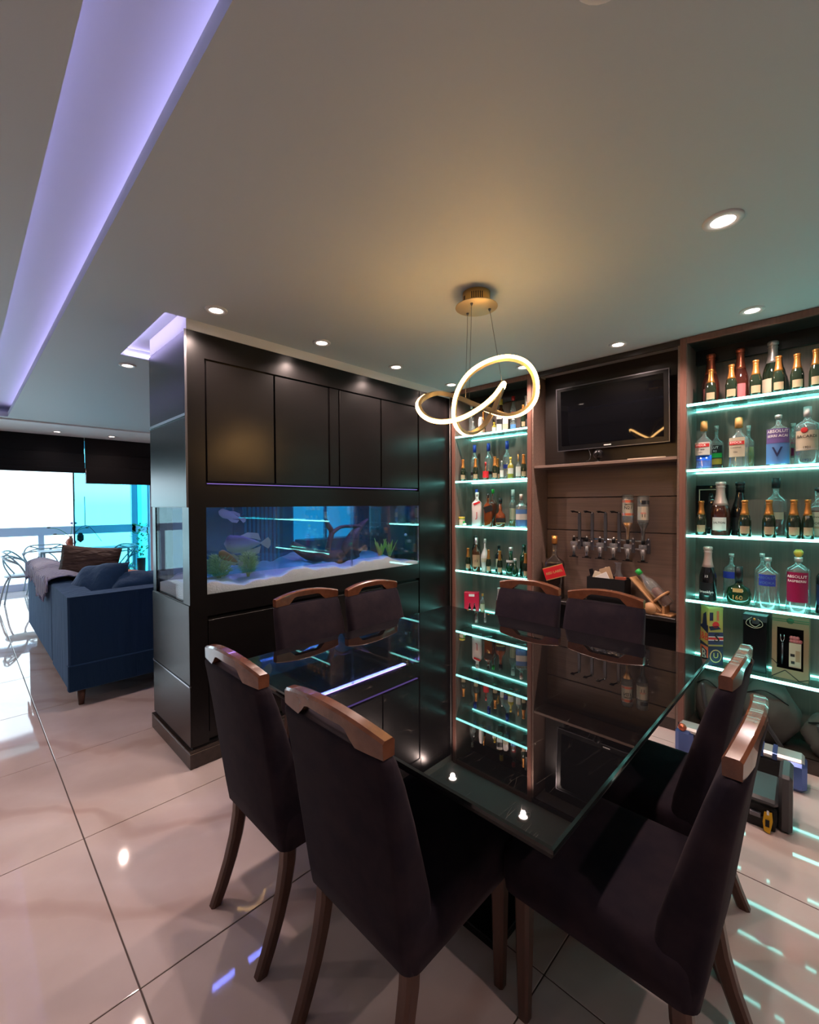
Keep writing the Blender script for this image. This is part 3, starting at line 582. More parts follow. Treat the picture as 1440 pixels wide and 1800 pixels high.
def hung(x, top, label, lab, kind):
    t = thing('spirit_bottle', label, 'bottle', (x, 3.245, 1.195)); H = top-1.195; r = .038
    MB().lathe([(.012, 0), (.012, .06), (.016, .075), (r*.95, .12), (r, .135), (r, H-.008), (r*.9, H)], 'clearglass', 20, sq=.85).build('glass_body', t)
    MB().lathe([(.010, .002), (.010, .055), (.014, .075), (r*.88, .118)], 'gold_foil' if kind else 'black', 14).build('neck_sleeve', t)
    q = MB(); n = 8; z0, z1 = (.165, H-.035) if kind else (.14, H-.075)
    def patch(z0, z1, m, rr=r+.0008, am=1.15):
        vs = []; 
        for i in range(n+1): a = -am+2*am*i/n; vs += [(rr*sin(a), -rr*cos(a), z0), (rr*sin(a), -rr*cos(a), z1)]
        q.add(vs, [(2*i, 2*i+2, 2*i+3, 2*i+1) for i in range(n)], m, True)
    patch(z0, z1, 'cream_label')
    if kind: patch(z0+.005, z0+.02, 'orange_box', r+.0014); patch(z1-.02, z1-.003, 'orange_box', r+.0014)
    else: patch(H-.06, H-.035, 'black_label'); 
    o = q.build('label', t)
    if kind: tx = text_mb('SMIRN', .017, 'ink', wrap=r+.002, T=Tr(0, 0, z1-.034)); text_mb('N21', .030, 'ink', wrap=r+.002, mb=tx, T=Tr(0, 0, (z0+z1)/2)); tx.build('lettering', o)
    else: tx = text_mb('KETEL', .013, 'red_ink', wrap=r+.002, T=Tr(0, 0, (z0+z1)/2)); text_mb('I I', .03, 'ink', wrap=r+.002, mb=tx, T=Tr(0, 0, z0+.028)); tx.build('lettering', o)
hung(XS[4], 1.508, 'upside down clear bottle with orange banded label on the fifth measure', None, 1); hung(XS[5], 1.500, 'upside down clear bottle with plain cream label on the right end measure', None, 0)
for i, o in enumerate([o for o in scn.objects if o.name.startswith('spirit_bottle') and not o.parent]): o.rotation_euler = (0, 0, radians(20))
# ================================================================== BOTTLES
def arcpatch(mb, r, z0, z1, m, am=1.0, n=8, sq=1.0, sy=1.0, off=.0008):
    vs = []
    for i in range(n+1):
        a = -am+2*am*i/n; s_, c_ = sin(a), cos(a); rr = r+off
        x = rr*math.copysign(abs(s_)**sq, s_); y = -rr*sy*abs(c_)**sq-(0 if sy == 1 else off)
        vs += [(x, y, z0), (x, y, z1)]
    return mb.add(vs, [(2*i, 2*i+2, 2*i+3, 2*i+1) for i in range(n)], m, True)
FACE = radians(33)
GR = 'bottles standing on the lit glass shelves'
def champ(x, y, z, H, W, label, glass='champ_glass', foil='gold_foil', lab='tan_label', big=False, rz=0, txt=None, foilfrac=.60):
    t = thing('champagne_bottle', label, 'bottle', (x, y, z), rz, GR); r = W/2
    prof = [(r*.92, 0), (r, .004), (r, H*.40), (r*.97, H*.46), (r*.82, H*.55), (r*.58, H*.66), (r*.44, H*.78), (r*.41, H*.93)]
    MB().lathe(prof, glass, 20).build('glass_body', t)
    f = MB(); k = foilfrac
    def rad(u):
        for (r0, z0), (r1, z1) in zip(prof[1:], prof[2:]):
            if z0 <= u*H <= z1: return r0+(r1-r0)*(u*H-z0)/max(1e-6, z1-z0)
        return r*.41
    zs = [k, k+.05, .72, .80, .875]; zs = [v for v in zs if v >= k]
    f.lathe([(rad(u)+.0012, H*u) for u in zs]+[(r*.46, H*.885), (r*.52, H*.90), (r*.46, H*.915), (r*.46, H*.93), (r*.54, H*.945), (r*.54, H*.985), (r*.46, H)], foil, 16).build('foil_cap', t)
    q = MB(); arcpatch(q, r, H*.10, H*.30 if not big else H*.34, lab, .75)
    o = q.build('label', t)
    if txt: text_mb(txt, r*.34, 'ink', wrap=r+.0016, T=Tr(0, 0, H*.24)).build('lettering', o)
    return t
SG = [  # small gold-necked bottles: x, y, z, H, W, label
 (-.555, 3.19, 2.05, .206, .058, 'gold necked small champagne bottle at the left end of the top right shelf'),
 (-.454, 3.19, 2.05, .212, .060, 'gold necked small bottle left of the copper necked one, top right shelf'),
 (-.340, 3.19, 2.05, .211, .060, 'gold necked small bottle alone right of the copper necked one, top right shelf'),
 (-.240, 3.19, 2.05, .211, .060, 'gold necked small bottle in front of the silver necked big bottle'),
 (-.162, 3.19, 2.05, .205, .060, 'gold necked small bottle second from the right edge, top right shelf'),
 (-.086, 3.19, 2.05, .211, .060, 'gold necked small bottle at the right edge of the photo, top right shelf'),
 (-.599, 3.19, 1.25, .211, .060, 'gold necked small bottle in front of the framed black box'),
 (-.382, 3.17, 1.25, .213, .062, 'gold necked small bottle in front of the tall all black bottle'),
 (-.273, 3.17, 1.25, .214, .062, 'gold necked small bottle in front of the clear whisky bottle'),
 (-.169, 3.18, 1.25, .214, .062, 'left one of the two touching gold necked bottles, third right shelf'),
 (-.112, 3.18, 1.25, .214, .052, 'right one of the two touching gold necked bottles, third right shelf'),
 (-2.430, 3.19, 1.65, .200, .052, 'gold necked small bottle at the far left of the second left shelf'),
 (-2.292, 3.19, 1.65, .200, .050, 'gold necked small bottle before the leftmost blue capped bottle'),
 (-2.092, 3.19, 1.65, .200, .049, 'gold necked small bottle in the middle of the second left shelf'),
 (-2.116, 3.27, 1.65, .192, .049, 'gold necked small bottle half hidden behind the middle one, second left shelf'),
 (-1.819, 3.19, 1.65, .196, .047, 'gold necked small bottle at the right end of the second left shelf'),
 (-2.375, 3.19, .85, .202, .051, 'gold necked small bottle at the left of the fourth left shelf'),
 (-2.157, 3.19, .85, .202, .049, 'gold necked small bottle right of the white curved bottle'),
 (-2.044, 3.19, .85, .201, .048, 'gold necked small bottle left of the round green liqueur bottle'),
 (-1.790, 3.17, .85, .201, .045, 'gold necked small bottle against the right post, fourth left shelf'),
 (-1.822, 3.19, 2.05, .197, .040, 'orange necked small bottle at the right end of the top left shelf'),
 (-2.262, 3.27, 2.05, .217, .038, 'orange necked small bottle behind the pendant, top left shelf')]
x, y, z, H, W, l = SG[0]; proto = champ(x, y, z, H, W, l, rz=radians(8))
for x, y, z, h_, w_, l in SG[1:]:
    k = dup(proto, (x, y, z), radians(8) if x > -1 else FACE, l); k.scale = (w_/W, w_/W, h_/H)
champ(-.577, 3.315, 2.05, .33, .095, 'dark brown big champagne bottle with copper neck, far left of the top right shelf', 'rose_glass', 'copper_foil', 'pink_label', True, 0, None, .62)
champ(-.427, 3.315, 2.05, .33, .084, 'big bottle with copper red neck and pink label, top right shelf', 'rose_glass', 'copper_foil', 'pink_label', True, 0, None, .62)
champ(-.275, 3.315, 2.05, .333, .098, 'big black champagne bottle with silver neck and white label, top right shelf', 'champ_glass', 'silver_foil', 'cream_label', True, radians(-25), None, .62)
champ(-.508, 3.235, 1.25, .326, .100, 'big rosy necked champagne bottle with white label, third right shelf', 'rose_glass', 'rosy_foil', 'white_label', True, 0, 'SALTON', .56)
champ(-.421, 3.30, 1.25, .324, .092, 'tall all black bottle without label, third right shelf', 'black_glass', 'black_cap', 'black_label', True, 0, None, .8)
k = champ(-.568, 3.22, .85, .329, .092, 'black bottle with silver pink neck and white script, fourth right shelf', 'black_glass', 'rosy_foil', 'black_label', True, 0, None, .62)
tx = text_mb('brooklyn', .022, 'white_ink', wrap=.0475, T=Tr(0, 0, .055)); text_mb('12', .02, 'white_ink', wrap=.0475, mb=tx, T=Tr(0, 0, .15)); tx.build('lettering', k)
champ(-1.869, 3.325, 2.05, .30, .060, 'tall silver necked bottle at the right rear of the top left shelf', 'black_glass', 'silver_foil', 'black_label', True, FACE)
champ(-2.07, 3.22, .467, .262, .060, 'dark bottle with silver top partly hidden behind the chair back', 'brown_glass', 'silver_foil', 'tan_label', True, FACE)
# general spirit bottle ------------------------------------------------------------
def spirit(x, y, z, H, W, label, body='clearglass', liquid=None, lq=.5, cap='black_cap', lab='white_label', lz=(.15, .5), shape='round', txt=(), rz=0, neck=.30, sh=.60, caph=.12, sq=None, sy=1.0, capw=1.15, am=1.0, labels=(), name='spirit_bottle'):
    t = thing(name, label, 'bottle', (x, y, z), rz, GR); r = W/2
    sq = {'round': 1.0, 'square': .45}.get(shape, 1.0) if sq is None else sq; nr = r*neck
    if shape == 'flask': prof = [(r*.55, 0), (r*.85, H*.04), (r, H*.16), (r, H*.30), (r*.86, H*.44), (nr*1.3, H*.52), (nr, H*.58), (nr, H*.92)]
    elif shape == 'curvy': prof = [(r*.8, 0), (r*.85, .004), (r*.80, H*.2), (r, H*.42), (r*.95, H*.5), (r*.6, H*.62), (nr*1.1, H*.72), (nr, H*.78), (nr*.8, H*.95)]
    elif shape == 'bell': prof = [(r, 0), (r, .01), (r*.93, H*.1), (r*.88, H*.25), (r, H*sh-.02), (r*.92, H*(sh+.03)), (nr*1.2, H*(sh+.14)), (nr, H*(sh+.18)), (nr, H*.93)]
    else: prof = [(r*.93, 0), (r, .006), (r, H*sh), (r*.93, H*(sh+.035)), (nr*1.6, H*(sh+.10)), (nr, H*(sh+.15)), (nr, H*.93)]
    MB().lathe(prof, body, 24 if sq == 1 else 32, sq=sq, sy=sy).build('glass_body', t)
    if liquid: MB().lathe([(r*.88, .012), (r*.90, .02), (r*.90, min(lq, sh)*H)], liquid, 24, sq=sq, sy=sy).build('liquid', t)
    c_ = MB(); c_.lathe([(nr*capw, H*(1-caph)), (nr*capw*1.03, H*(1-caph*.5)), (nr*capw, H)], cap, 14); c_.build('cap', t)
    if lab:
        q = MB(); arcpatch(q, r, H*lz[0], H*lz[1], lab, am, sq=sq if sq < 1 else 1, sy=sy); o = q.build('label', t)
        for (m_, z0, z1) in labels: q = MB(); arcpatch(q, r, H*z0, H*z1, m_, am*.92, sq=sq if sq < 1 else 1, sy=sy, off=.0016); q.build('label_band', o)
    else: o = t
    for s_, size, m_, zz in txt:
        (text_mb(s_, size, m_, wrap=r*1.02+.0024, T=Tr(0, 0, H*zz)) if sq == 1 else text_mb(s_, size, m_, T=Tr(0, -r*sy-.0032, H*zz))).build('lettering', o)
    return t
spirit(-.588, 3.19, 1.65, .297, .094, 'clear gin bottle with blue liquid, red banded label and cork stopper', liquid='blue_liquid', lq=.30, cap='cork', lab='white_label', lz=(.30, .56), shape='bell', labels=(('red_ink', .46, .53),), txt=(('RYOCK', .017, 'white_ink', .495), ('Cariana', .014, 'ink', .41), ('Gin', .014, 'ink', .35)), neck=.26, sh=.55, caph=.20, capw=1.5, sy=.8, rz=radians(-10))
spirit(-.545, 3.315, 1.65, .280, .079, 'green black vodka bottle with lime slices behind the blue gin', liquid='champ_glass', lq=.56, cap='silver_foil', lab='black_label', lz=(.1, .55), neck=.25, caph=.08, txt=(('LUT', .020, 'white_ink', .50), ('RS', .018, 'white_ink', .42)), labels=(('greenplastic', .28, .38), ('yellow_liquid', .13, .26)))
spirit(-.416, 3.19, 1.65, .294, .105, 'clear gin bottle with cream crest label, red band and cork stopper', cap='cork', lab='cream_label', lz=(.22, .60), shape='bell', labels=(('red_ink', .46, .53),), txt=(('RYOCK', .018, 'white_ink', .495), ('Coconut', .015, 'ink', .40), ('Gin', .014, 'ink', .31)), neck=.26, sh=.56, caph=.20, capw=1.4, sy=.8, am=.8, rz=radians(-8))
spirit(-.385, 3.32, 1.65, .262, .062, 'slim yellow liquor bottle behind the cream labelled gin', liquid='yellow_liquid', lq=.5, cap='silver_foil', lab=None)
spirit(-.238, 3.19, 1.65, .285, .108, 'clear vodka bottle with blue and violet diagonal print', cap='silver_foil', lab='lightblue_label', lz=(.04, .44), shape='round', txt=(('ABSOLUT', .0235, 'white_ink', .665), ('BERRI ACAI', .019, 'white_ink', .575), ('V', .075, 'navy_label', .26)), labels=(('purple_label', .44, .72),), neck=.22, sh=.68, caph=.07, capw=1.35, am=1.15)
spirit(-.182, 3.32, 1.65, .249, .070, 'pink lettered vodka bottle half hidden between two clear bottles', cap='silver_foil', lab='white_label', lz=(.04, .2), txt=(('OLUT', .020, 'magenta_label', .62), ('RASP', .018, 'magenta_label', .54)), labels=(('magenta_label', .25, .42),), neck=.25, sh=.68, caph=.07, capw=1.3)
spirit(-.118, 3.19, 1.65, .312, .106, 'clear white rum bottle with bat crest label, right end of the second shelf', cap='white_cap', lab='cream_label', lz=(.24, .58), txt=(('BACARDI', .021, 'ink', .475), ('1921', .017, 'ink', .29), ('1921', .02, 'blue_ink' if 'blue_ink' in M else 'navy_label', .07)), labels=(('white_label', .26, .27),), neck=.24, sh=.66, caph=.17, capw=1.35, am=1.0)
k = MB(); k.ball((0, -.0545, .31*.55), .015, 'red_ink', 14, (1, .1, 1)); ko = k.build('crest', None); ko.parent = [o for o in scn.objects if o.get('label', '').startswith('clear white rum')][0]; ko.location = (-.010, 0, .012)
spirit(-.255, 3.315, 1.25, .34, .108, 'clear shouldered whisky bottle with black stopper, third right shelf', liquid='darkwhisky', lq=.42, cap='black_cap', lab='cream_label', lz=(.30, .42), neck=.26, sh=.60, caph=.17, capw=1.4, am=.45, rz=radians(18))
spirit(-.070, 3.295, 1.25, .280, .092, 'honey whiskey bottle with cream label cut by the right edge', liquid='whisky', lq=.55, cap='black_cap', lab='cream_label', lz=(.06, .52), shape='square', txt=(('TENNESSEE', .012, 'ink', .42), ('HONEY', .018, 'ink', .30)), neck=.40, sh=.58, caph=.10, capw=1.1, labels=(('tan_label', .20, .24),), am=.7)
spirit(-.463, 3.315, .85, .285, .082, 'clear vodka bottle with dark blue print behind the green bottle', cap='silver_foil', lab='blue_label', lz=(.48, .62), labels=(), neck=.25, sh=.66, caph=.07, capw=1.3, am=1.3)
spirit(-.410, 3.19, .85, .225, .120, 'squat dark green bottle with gold emblem and long black neck', body='green_glass', cap='black_cap', lab='gold_ink', lz=(.34, .44), shape='flask', txt=(('160', .036, 'gold_ink', .22),), neck=.27, caph=.40, capw=1.2, sy=.62, am=.4)
spirit(-.277, 3.19, .85, .288, .106, 'clear vodka bottle with blue lettering block, fourth right shelf', cap='silver_foil', lab='blue_label', lz=(.46, .68), txt=(('ABSOLUT', .020, 'lightblue_label', .62), ('VODKA', .020, 'lightblue_label', .52)), neck=.24, sh=.68, caph=.07, capw=1.3, am=.75)
spirit(-.315, 3.32, .85, .297, .078, 'clear silver capped bottle hidden behind the blue lettered vodka', cap='silver_foil', lab=None, neck=.26, sh=.66, caph=.07, capw=1.2)
spirit(-.148, 3.19, .85, .300, .104, 'raspberry red printed vodka bottle with yellow glass ball stopper', cap='silver_foil', lab='magenta_label', lz=(.20, .74), txt=(('ABSOLUT', .021, 'white_ink', .66), ('RASPBERRI', .0175, 'white_ink', .58)), neck=.24, sh=.76, caph=.08, capw=1.4, am=1.0, rz=radians(-5))
st_ = MB(); st_.lathe([(.010, .300), (.013, .306), (.020, .318), (.021, .330), (.012, .342)], 'yellow_cap', 14); so = st_.build('ball_stopper'); so.parent = [o for o in scn.objects if o.get('label', '').startswith('raspberry red')][0]
spirit(-.045, 3.24, .85, .316, .070, 'dark bottle cut by the right edge on the fourth right shelf', body='black_glass', cap='black_cap', lab='navy_label', neck=.35)
# left unit
for x, l in ((-2.388, 'leftmost tall clear vodka bottle with blue cap, second left shelf'), (-2.236, 'middle tall clear vodka bottle with blue cap, second left shelf'), (-2.046, 'rightmost tall clear vodka bottle with blue cap, second left shelf')):
    spirit(x, 3.31, 1.65, .338, .074, l, cap='blue_cap', lab='clearacrylic', lz=(.1, .5), neck=.32, sh=.58, caph=.20, capw=1.25, rz=FACE, labels=(('blue_label', .3, .4),) if x > -2.1 else (('black_label', .18, .26),))
for a in ((-2.185, 3.19, 1.65, .162, .056, 'little red brown flask bottle left of centre, second left shelf', dict(body='whisky', cap='red_cap', lab='red_label', shape='flask', neck=.25, caph=.2)),
 (-2.024, 3.19, 1.65, .160, .032, 'miniature clear bottle beside the yellow green bottle', dict(cap='silver_foil', lab='white_label', neck=.4)),
 (-1.945, 3.20, 1.65, .186, .050, 'yellow green bottle with white label, second left shelf', dict(body='yellow_liquid', cap='yellow_cap', lab='white_label', lz=(.25, .5), neck=.35)),
 (-1.885, 3.22, 1.65, .207, .042, 'small square labelled bottle with thin gold neck, second left shelf', dict(body='clearglass', cap='gold_foil', lab='white_label', lz=(.12, .50), shape='square', neck=.25, sh=.5, caph=.3)),
 (-2.316, 3.19, 2.05, .130, .042, 'small clear silver topped bottle at the left of the top left shelf', dict(cap='silver_foil', lab=None, neck=.3)),
 (-2.422, 3.31, 2.05, .31, .048, 'tall thin clear bottle with white cap, top left shelf', dict(cap='white_cap', lab=None, neck=.4)),
 (-2.236, 3.19, 2.05, .155, .042, 'slim bottle with large white label, top left shelf', dict(body='white_glass', cap='white_cap', lab='white_label', neck=.6, sh=.8)),
 (-2.090, 3.18, 2.05, .090, .040, 'tiny yellow green bottle on the top left shelf', dict(body='yellow_liquid', cap='yellow_cap', lab='white_label', neck=.4)),
 (-2.106, 3.31, 2.05, .308, .062, 'tall dark bottle with yellow cap, top left shelf', dict(body='brown_glass', cap='yellow_cap', lab='black_label', neck=.45, caph=.16)),
 (-2.046, 3.19, 2.05, .135, .048, 'square bottle with black and white label, top left shelf', dict(body='white_glass', cap='yellow_cap', lab='white_label', lz=(.1, .45), shape='square', neck=.7, sh=.84, labels=(('black_label', .5, .8),))),
 (-1.988, 3.19, 2.05, .125, .046, 'grey labelled square bottle right of the black and white one', dict(body='white_glass', cap='silver_foil', lab='cream_label', shape='square', neck=.6, sh=.8)),
 (-1.985, 3.31, 2.05, .313, .058, 'tall bottle with red top and round red seal, top left shelf', dict(cap='red_cap', lab='red_label', lz=(.42, .56), neck=.45, am=.6)),
 (-1.915, 3.19, 2.05, .096, .048, 'small clear bottle with turquoise label, top left shelf', dict(cap='white_cap', lab='lightblue_label', neck=.4)),
 (-2.379, 3.325, 1.25, .333, .072, 'blue capped clear bottle behind the white whisky bottle', dict(cap='blue_cap', lab=None, caph=.18)),
 (-2.277, 3.19, 1.25, .300, .090, 'white square shouldered whisky bottle with slanted red label', dict(body='white_glass', cap='white_cap', lab=None, shape='square', neck=.30, sh=.66, caph=.12, capw=1.2)),
 (-2.160, 3.19, 1.25, .288, .074, 'square amber whisky bottle with slanted black label', dict(body='whisky', cap='black_cap', lab=None, shape='square', neck=.3, sh=.62, caph=.14)),
 (-2.200, 3.325, 1.25, .33, .074, 'amber whisky bottle behind the black slant labelled one', dict(body='darkwhisky', cap='green_cap', lab=None, neck=.3)),
 (-2.030, 3.18, 1.25, .247, .088, 'round bodied whisky flask with black cap, third left shelf', dict(body='whisky', liquid=None, cap='black_cap', lab='black_label', lz=(.12, .32), shape='flask', neck=.3, caph=.18, sy=.6, labels=(('gold_ink', .14, .16),))),
 (-1.990, 3.31, 1.25, .32, .066, 'pale bottle with white cap and cream label, third left shelf', dict(body='clearglass', liquid='yellow_liquid', lq=.2, cap='white_cap', lab='cream_label', lz=(.2, .5), neck=.4, caph=.18)),
 (-1.840, 3.19, 1.25, .276, .095, 'square clear bottle with light blue label, right end of the third left shelf', dict(cap='rosy_foil', lab='lightblue_label', lz=(.06, .55), shape='square', neck=.26, sh=.62, caph=.18, capw=1.2, labels=(('white_label', .25, .42),))),
 (-1.835, 3.325, 1.25, .318, .064, 'dark wine bottle with cream cap behind the light blue labelled one', dict(body='black_glass', cap='cream_label', lab='black_label', neck=.45, caph=.22)),
 (-2.293, 3.20, .85, .299, .074, 'amber bottle with big tan label and silver cap, fourth left shelf', dict(body='brown_glass', cap='silver_foil', lab='tan_label', lz=(.15, .50), neck=.34, sh=.58, caph=.2, txt=(('13', .03, 'ink', .32),))),
 (-2.390, 3.325, .85, .305, .072, 'dark bottle behind the amber tan labelled one, fourth left shelf', dict(body='black_glass', cap='black_cap', lab='cream_label', neck=.4)),
 (-2.225, 3.235, .85, .291, .076, 'white curved coconut rum bottle, fourth left shelf', dict(body='white_glass', cap='white_cap', lab='cream_label', lz=(.3, .42), shape='curvy', neck=.22, caph=.14)),
 (-2.130, 3.31, .85, .235, .064, 'black bottle with tan oval label between two gold necked ones', dict(body='black_glass', cap='black_cap', lab='cream_label', lz=(.12, .5), neck=.35)),
 (-1.950, 3.21, .85, .235, .086, 'round shouldered dark green liqueur bottle with silver neck tag', dict(body='green_glass', cap='silver_foil', lab='white_label', lz=(.48, .56), shape='flask', neck=.35)),
 (-1.885, 3.17, .85, .150, .052, 'squat dark bottle with silver top beside the green liqueur', dict(body='green_glass', cap='silver_foil', lab=None, shape='flask', neck=.45)),
 (-1.855, 3.26, .85, .262, .070, 'bright green bottle with dark green cap, fourth left shelf', dict(body='green_glass', cap='green_glass', lab='champ_glass', neck=.4, caph=.22)),
 (-2.262, 3.25, .467, .180, .044, 'slim clear bottle with gold cap beside the red gift box', dict(liquid='yellow_liquid', lq=.5, cap='gold_foil', lab='cream_label', neck=.4))):
    spirit(*a[:6], rz=FACE, **a[6])
def slant(own, m_, txtm, s_, H, r, z, ang=radians(20), w=None, hh=None):
    p = [o for o in scn.objects if o.get('label', '').startswith(own)][0]; w = w or r*1.9; hh = hh or H*.09
    q = MB(); q.box((-w/2, -.001, -hh/2), (w/2, 0, hh/2), m_); T_ = Tr(0, -r-.0022, z, 0, 0, -ang); q2 = MB(); q2.box((-w/2, -.001, -hh/2), (w/2, 0, hh/2), m_, T=T_); l_ = q2.build('slanted_label', p)
    if s_: text_mb(s_, hh*.30, txtm, T=Tr(0, -r-.0040, z, 0, 0, -ang)).build('lettering', l_)
slant('white square shouldered', 'red_label', 'white_ink', None, .3, .045, .205, w=.06, hh=.018); slant('square amber', 'black_label', 'gold_ink', None, .288, .037, .155, w=.07, hh=.05)
p = [o for o in scn.objects if o.get('label', '').startswith('white square shouldered')][0]; text_mb('J', .07, 'pink_label', T=Tr(0, -.0475, .10)).build('printed_figure', p)
# big display whisky bottle on the counter
bw = spirit(-1.575, 3.235, .72, .478, .150, 'oversized square whisky bottle with slanted red label on the counter', body='bigbrown', liquid=None, cap='gold_foil', lab=None, shape='square', neck=.22, sh=.56, caph=.13, capw=1.3, rz=radians(24)); bw['group'] = ''
del bw['group']
slant('oversized square', 'gold_ink', 'ink', None, .478, .0755, .205, radians(18), .150, .098); slant('oversized square', 'red_label', 'gold_ink', 'RED LABEL', .478, .0768, .205, radians(18), .150, .086)
# gift boxes ----------------------------------------------------------------
bxk = thing('framed_box', 'black presentation box with thin gold frame behind the left bottles', 'box', (-.575, 3.345, 1.25), radians(-6))
bx('case', (-.085, 0, 0), (.085, .03, .312), 'black', bxk, .003); f = MB()
for a, b in (((-.068, .28), (.068, .286)), ((-.068, .03), (-.062, .286)), ((.062, .03), (.068, .286)), ((-.068, .03), (.068, .036))): f.box((a[0], -.0015, a[1]), (b[0], 0, b[1]), 'cream_label')
f.ball((0, -.002, .30), .006, 'gold_ink', 8); f.build('gold_frame', bxk)
MB().lathe([(.045, .03), (.05, .04), (.05, .14), (.02, .19), (.012, .26)], 'black_glass', 16, Tr(0, -.004, 0), sy=.1).build('embossed_bottle', bxk)
jb = thing('whisky_tin', 'square whisky tin with colourful graffiti print and large letters', 'tin', (-.545, 3.215, .465), radians(38))
s_ = .042; bx('tin_body', (-s_, -s_, 0), (s_, s_, .345), 'yellow_print', jb, .003); bx('lid', (-s_-.001, -s_-.001, .335), (s_+.001, s_+.001, .350), 'yellow_print', jb, .003)
def face(rot, items):
    for kind, *a in items:
        T_ = Matrix.Rotation(rot, 4, 'Z') @ Tr(0, -s_-.0008, 0); m_ = MB()
        if kind == 'r': x0, z0, x1, z1, mm, off = a; m_.box((x0, -.0006-off, z0), (x1, -off, z1), mm, T=T_)
        elif kind == 'p': poly, mm, off = a; m_.prism([(x, z) for x, z in poly], 0, .0006, mm, T=T_ @ Tr(0, -off, 0) @ Matrix.Rotation(radians(90), 4, 'X'))
        else: tt, size, mm, x, z, off = a; text_mb(tt, size, mm, mb=m_, T=T_ @ Tr(x, -off-.0008, z))
        m_.build('printed_shape', jb)
face(-pi/2, [('r', -.042, .0, .042, .105, 'orange_box', 0), ('p', [(-.03, .012), (.028, .03), (.03, .085), (-.025, .098)], 'navy_print', .0006), ('t', 'B', .085, 'cream_label', 0, .052, .0012), ('r', -.042, .108, .042, .24, 'navy_print', 0), ('p', [(-.04, .13), (.04, .12), (.04, .19), (-.038, .215)], 'yellow_print', .0006), ('t', 'J&B', .062, 'red_ink', 0, .165, .0012), ('p', [(-.02, .24), (.03, .235), (.02, .32), (-.01, .30)], 'navy_print', 0), ('t', 'J', .07, 'gold_ink', -.02, .27, .0012)])
face(0, [('r', -.042, .0, .042, .115, 'navy_print', 0), ('p', [(.034*cos(a*pi/8), .055+.040*sin(a*pi/8)) for a in range(16)], 'gold_ink', .0006), ('p', [(.029*cos(a*pi/8), .055+.034*sin(a*pi/8)) for a in range(16)], 'navy_print', .0012), ('t', 'U', .045, 'yellow_print', 0, .058, .0018), ('r', -.042, .125, .042, .20, 'navy_label', 0), ('r', -.042, .155, .042, .170, 'red_ink', .0012), ('r', -.042, .150, .042, .175, 'white_ink', .0006), ('t', 'S', .075, 'ink', .005, .165, .0018), ('p', [(.0+.02*cos(a*pi/6), .245+.02*sin(a*pi/6)) for a in range(12)], 'red_ink', 0), ('p', [(-.03, .21), (.03, .22), (.01, .24), (-.04, .235)], 'navy_print', 0), ('r', .005, .27, .018, .33, 'orange_box', 0), ('r', -.035, .27, -.015, .32, 'navy_print', 0)])
gb = thing('gift_bag', 'narrow black paper gift bag with cream cord handle', 'gift bag', (-.337, 3.215, .465), radians(-3))
bx('bag_body', (-.055, 0, 0), (.055, .07, .325), 'black', gb, .003); bx('folded_top', (-.056, -.002, .295), (.056, .072, .330), 'greyplastic', gb, .002); m_ = MB()
m_.tube(smooth_path([(-.012, -.006, .318), (-.035, -.010, .295), (-.035, -.012, .272), (0, -.014, .258), (.035, -.012, .272), (.035, -.010, .295), (.015, -.006, .31)], 5), .0016, 'cream_label', 6); m_.tube(smooth_path([(-.020, -.008, .30), (-.018, -.014, .28), (.005, -.016, .266), (.028, -.014, .285)], 5), .0016, 'cream_label', 6); m_.build('cord_handle', gb)
m_ = MB(); m_.box((-.012, -.006, .28), (.022, -.002, .325), 'greyplastic'); m_.ball((0, -.008, .308), .007, 'gold_foil', 10, (1, .4, 1)); m_.build('closure', gb)
kb = thing('kraft_box', 'brown kraft gift box with a cut-out window showing its contents', 'gift box', (-.180, 3.205, .465), radians(-2))
m_ = MB()
for a, b in (((-.078, 0), (.078, .055)), ((-.078, .285), (.078, .355)), ((-.078, .055), (-.056, .285)), ((.056, .055), (.078, .285))): m_.box((a[0], 0, a[1]), (b[0], .003, b[1]), 'kraft')
m_.box((-.078, .003, 0), (-.075, .09, .355), 'kraft'); m_.box((.075, .003, 0), (.078, .09, .355), 'kraft'); m_.box((-.078, .087, 0), (.078, .09, .355), 'black'); m_.box((-.078, 0, .353), (.078, .09, .356), 'kraft'); m_.build('carton', kb)
m_ = MB(); m_.box((-.078, -.001, .318), (.078, 0, .322), 'kraftgreen'); m_.box((-.078, -.001, .330), (.078, 0, .334), 'kraftgreen')
m_.lathe([(.016, 0), (.016, .001)], 'kraftgreen', 16, Tr(0, 0, .326, 0, radians(90))); m_.build('green_band', kb); m_ = MB()
for a, b in (((-.078, .10), (-.05, .072)), ((-.078, .0), (-.02, .048)), ((-.02, .048), (.04, .0)), ((.04, .0), (.078, .016))): m_.tube([(a[0], -.0006, a[1]), (b[0], -.0006, b[1])], .0022, 'blackm', 4)
m_.build('black_line_print', kb); m_ = MB(); m_.box((-.006, .02, .065), (.045, .03, .20), 'cream_label'); m_.box((.003, .018, .085), (.018, .02, .10), 'ink'); m_.box((.022, .018, .10), (.04, .02, .16), 'tan_label'); m_.box((0, .018, .125), (.018, .02, .14), 'ink'); m_.build('recipe_card', kb)
m_ = MB(); m_.tube([(-.036, .03, .07), (-.036, .03, .19)], .005, 'dgrey', 6); m_.tube([(-.036, .03, .19), (-.044, .03, .215), (-.044, .03, .24)], .002, 'chrome', 5); m_.tube([(-.036, .03, .19), (-.028, .03, .215), (-.028, .03, .24)], .002, 'chrome', 5); m_.build('fork', kb)
m_ = MB()
for q_ in range(7): m_.ball((.004+.012*(q_ % 4), .03, .21+.018*(q_//4)), .011, 'pink_label', 8)
m_.build('red_berries', kb)
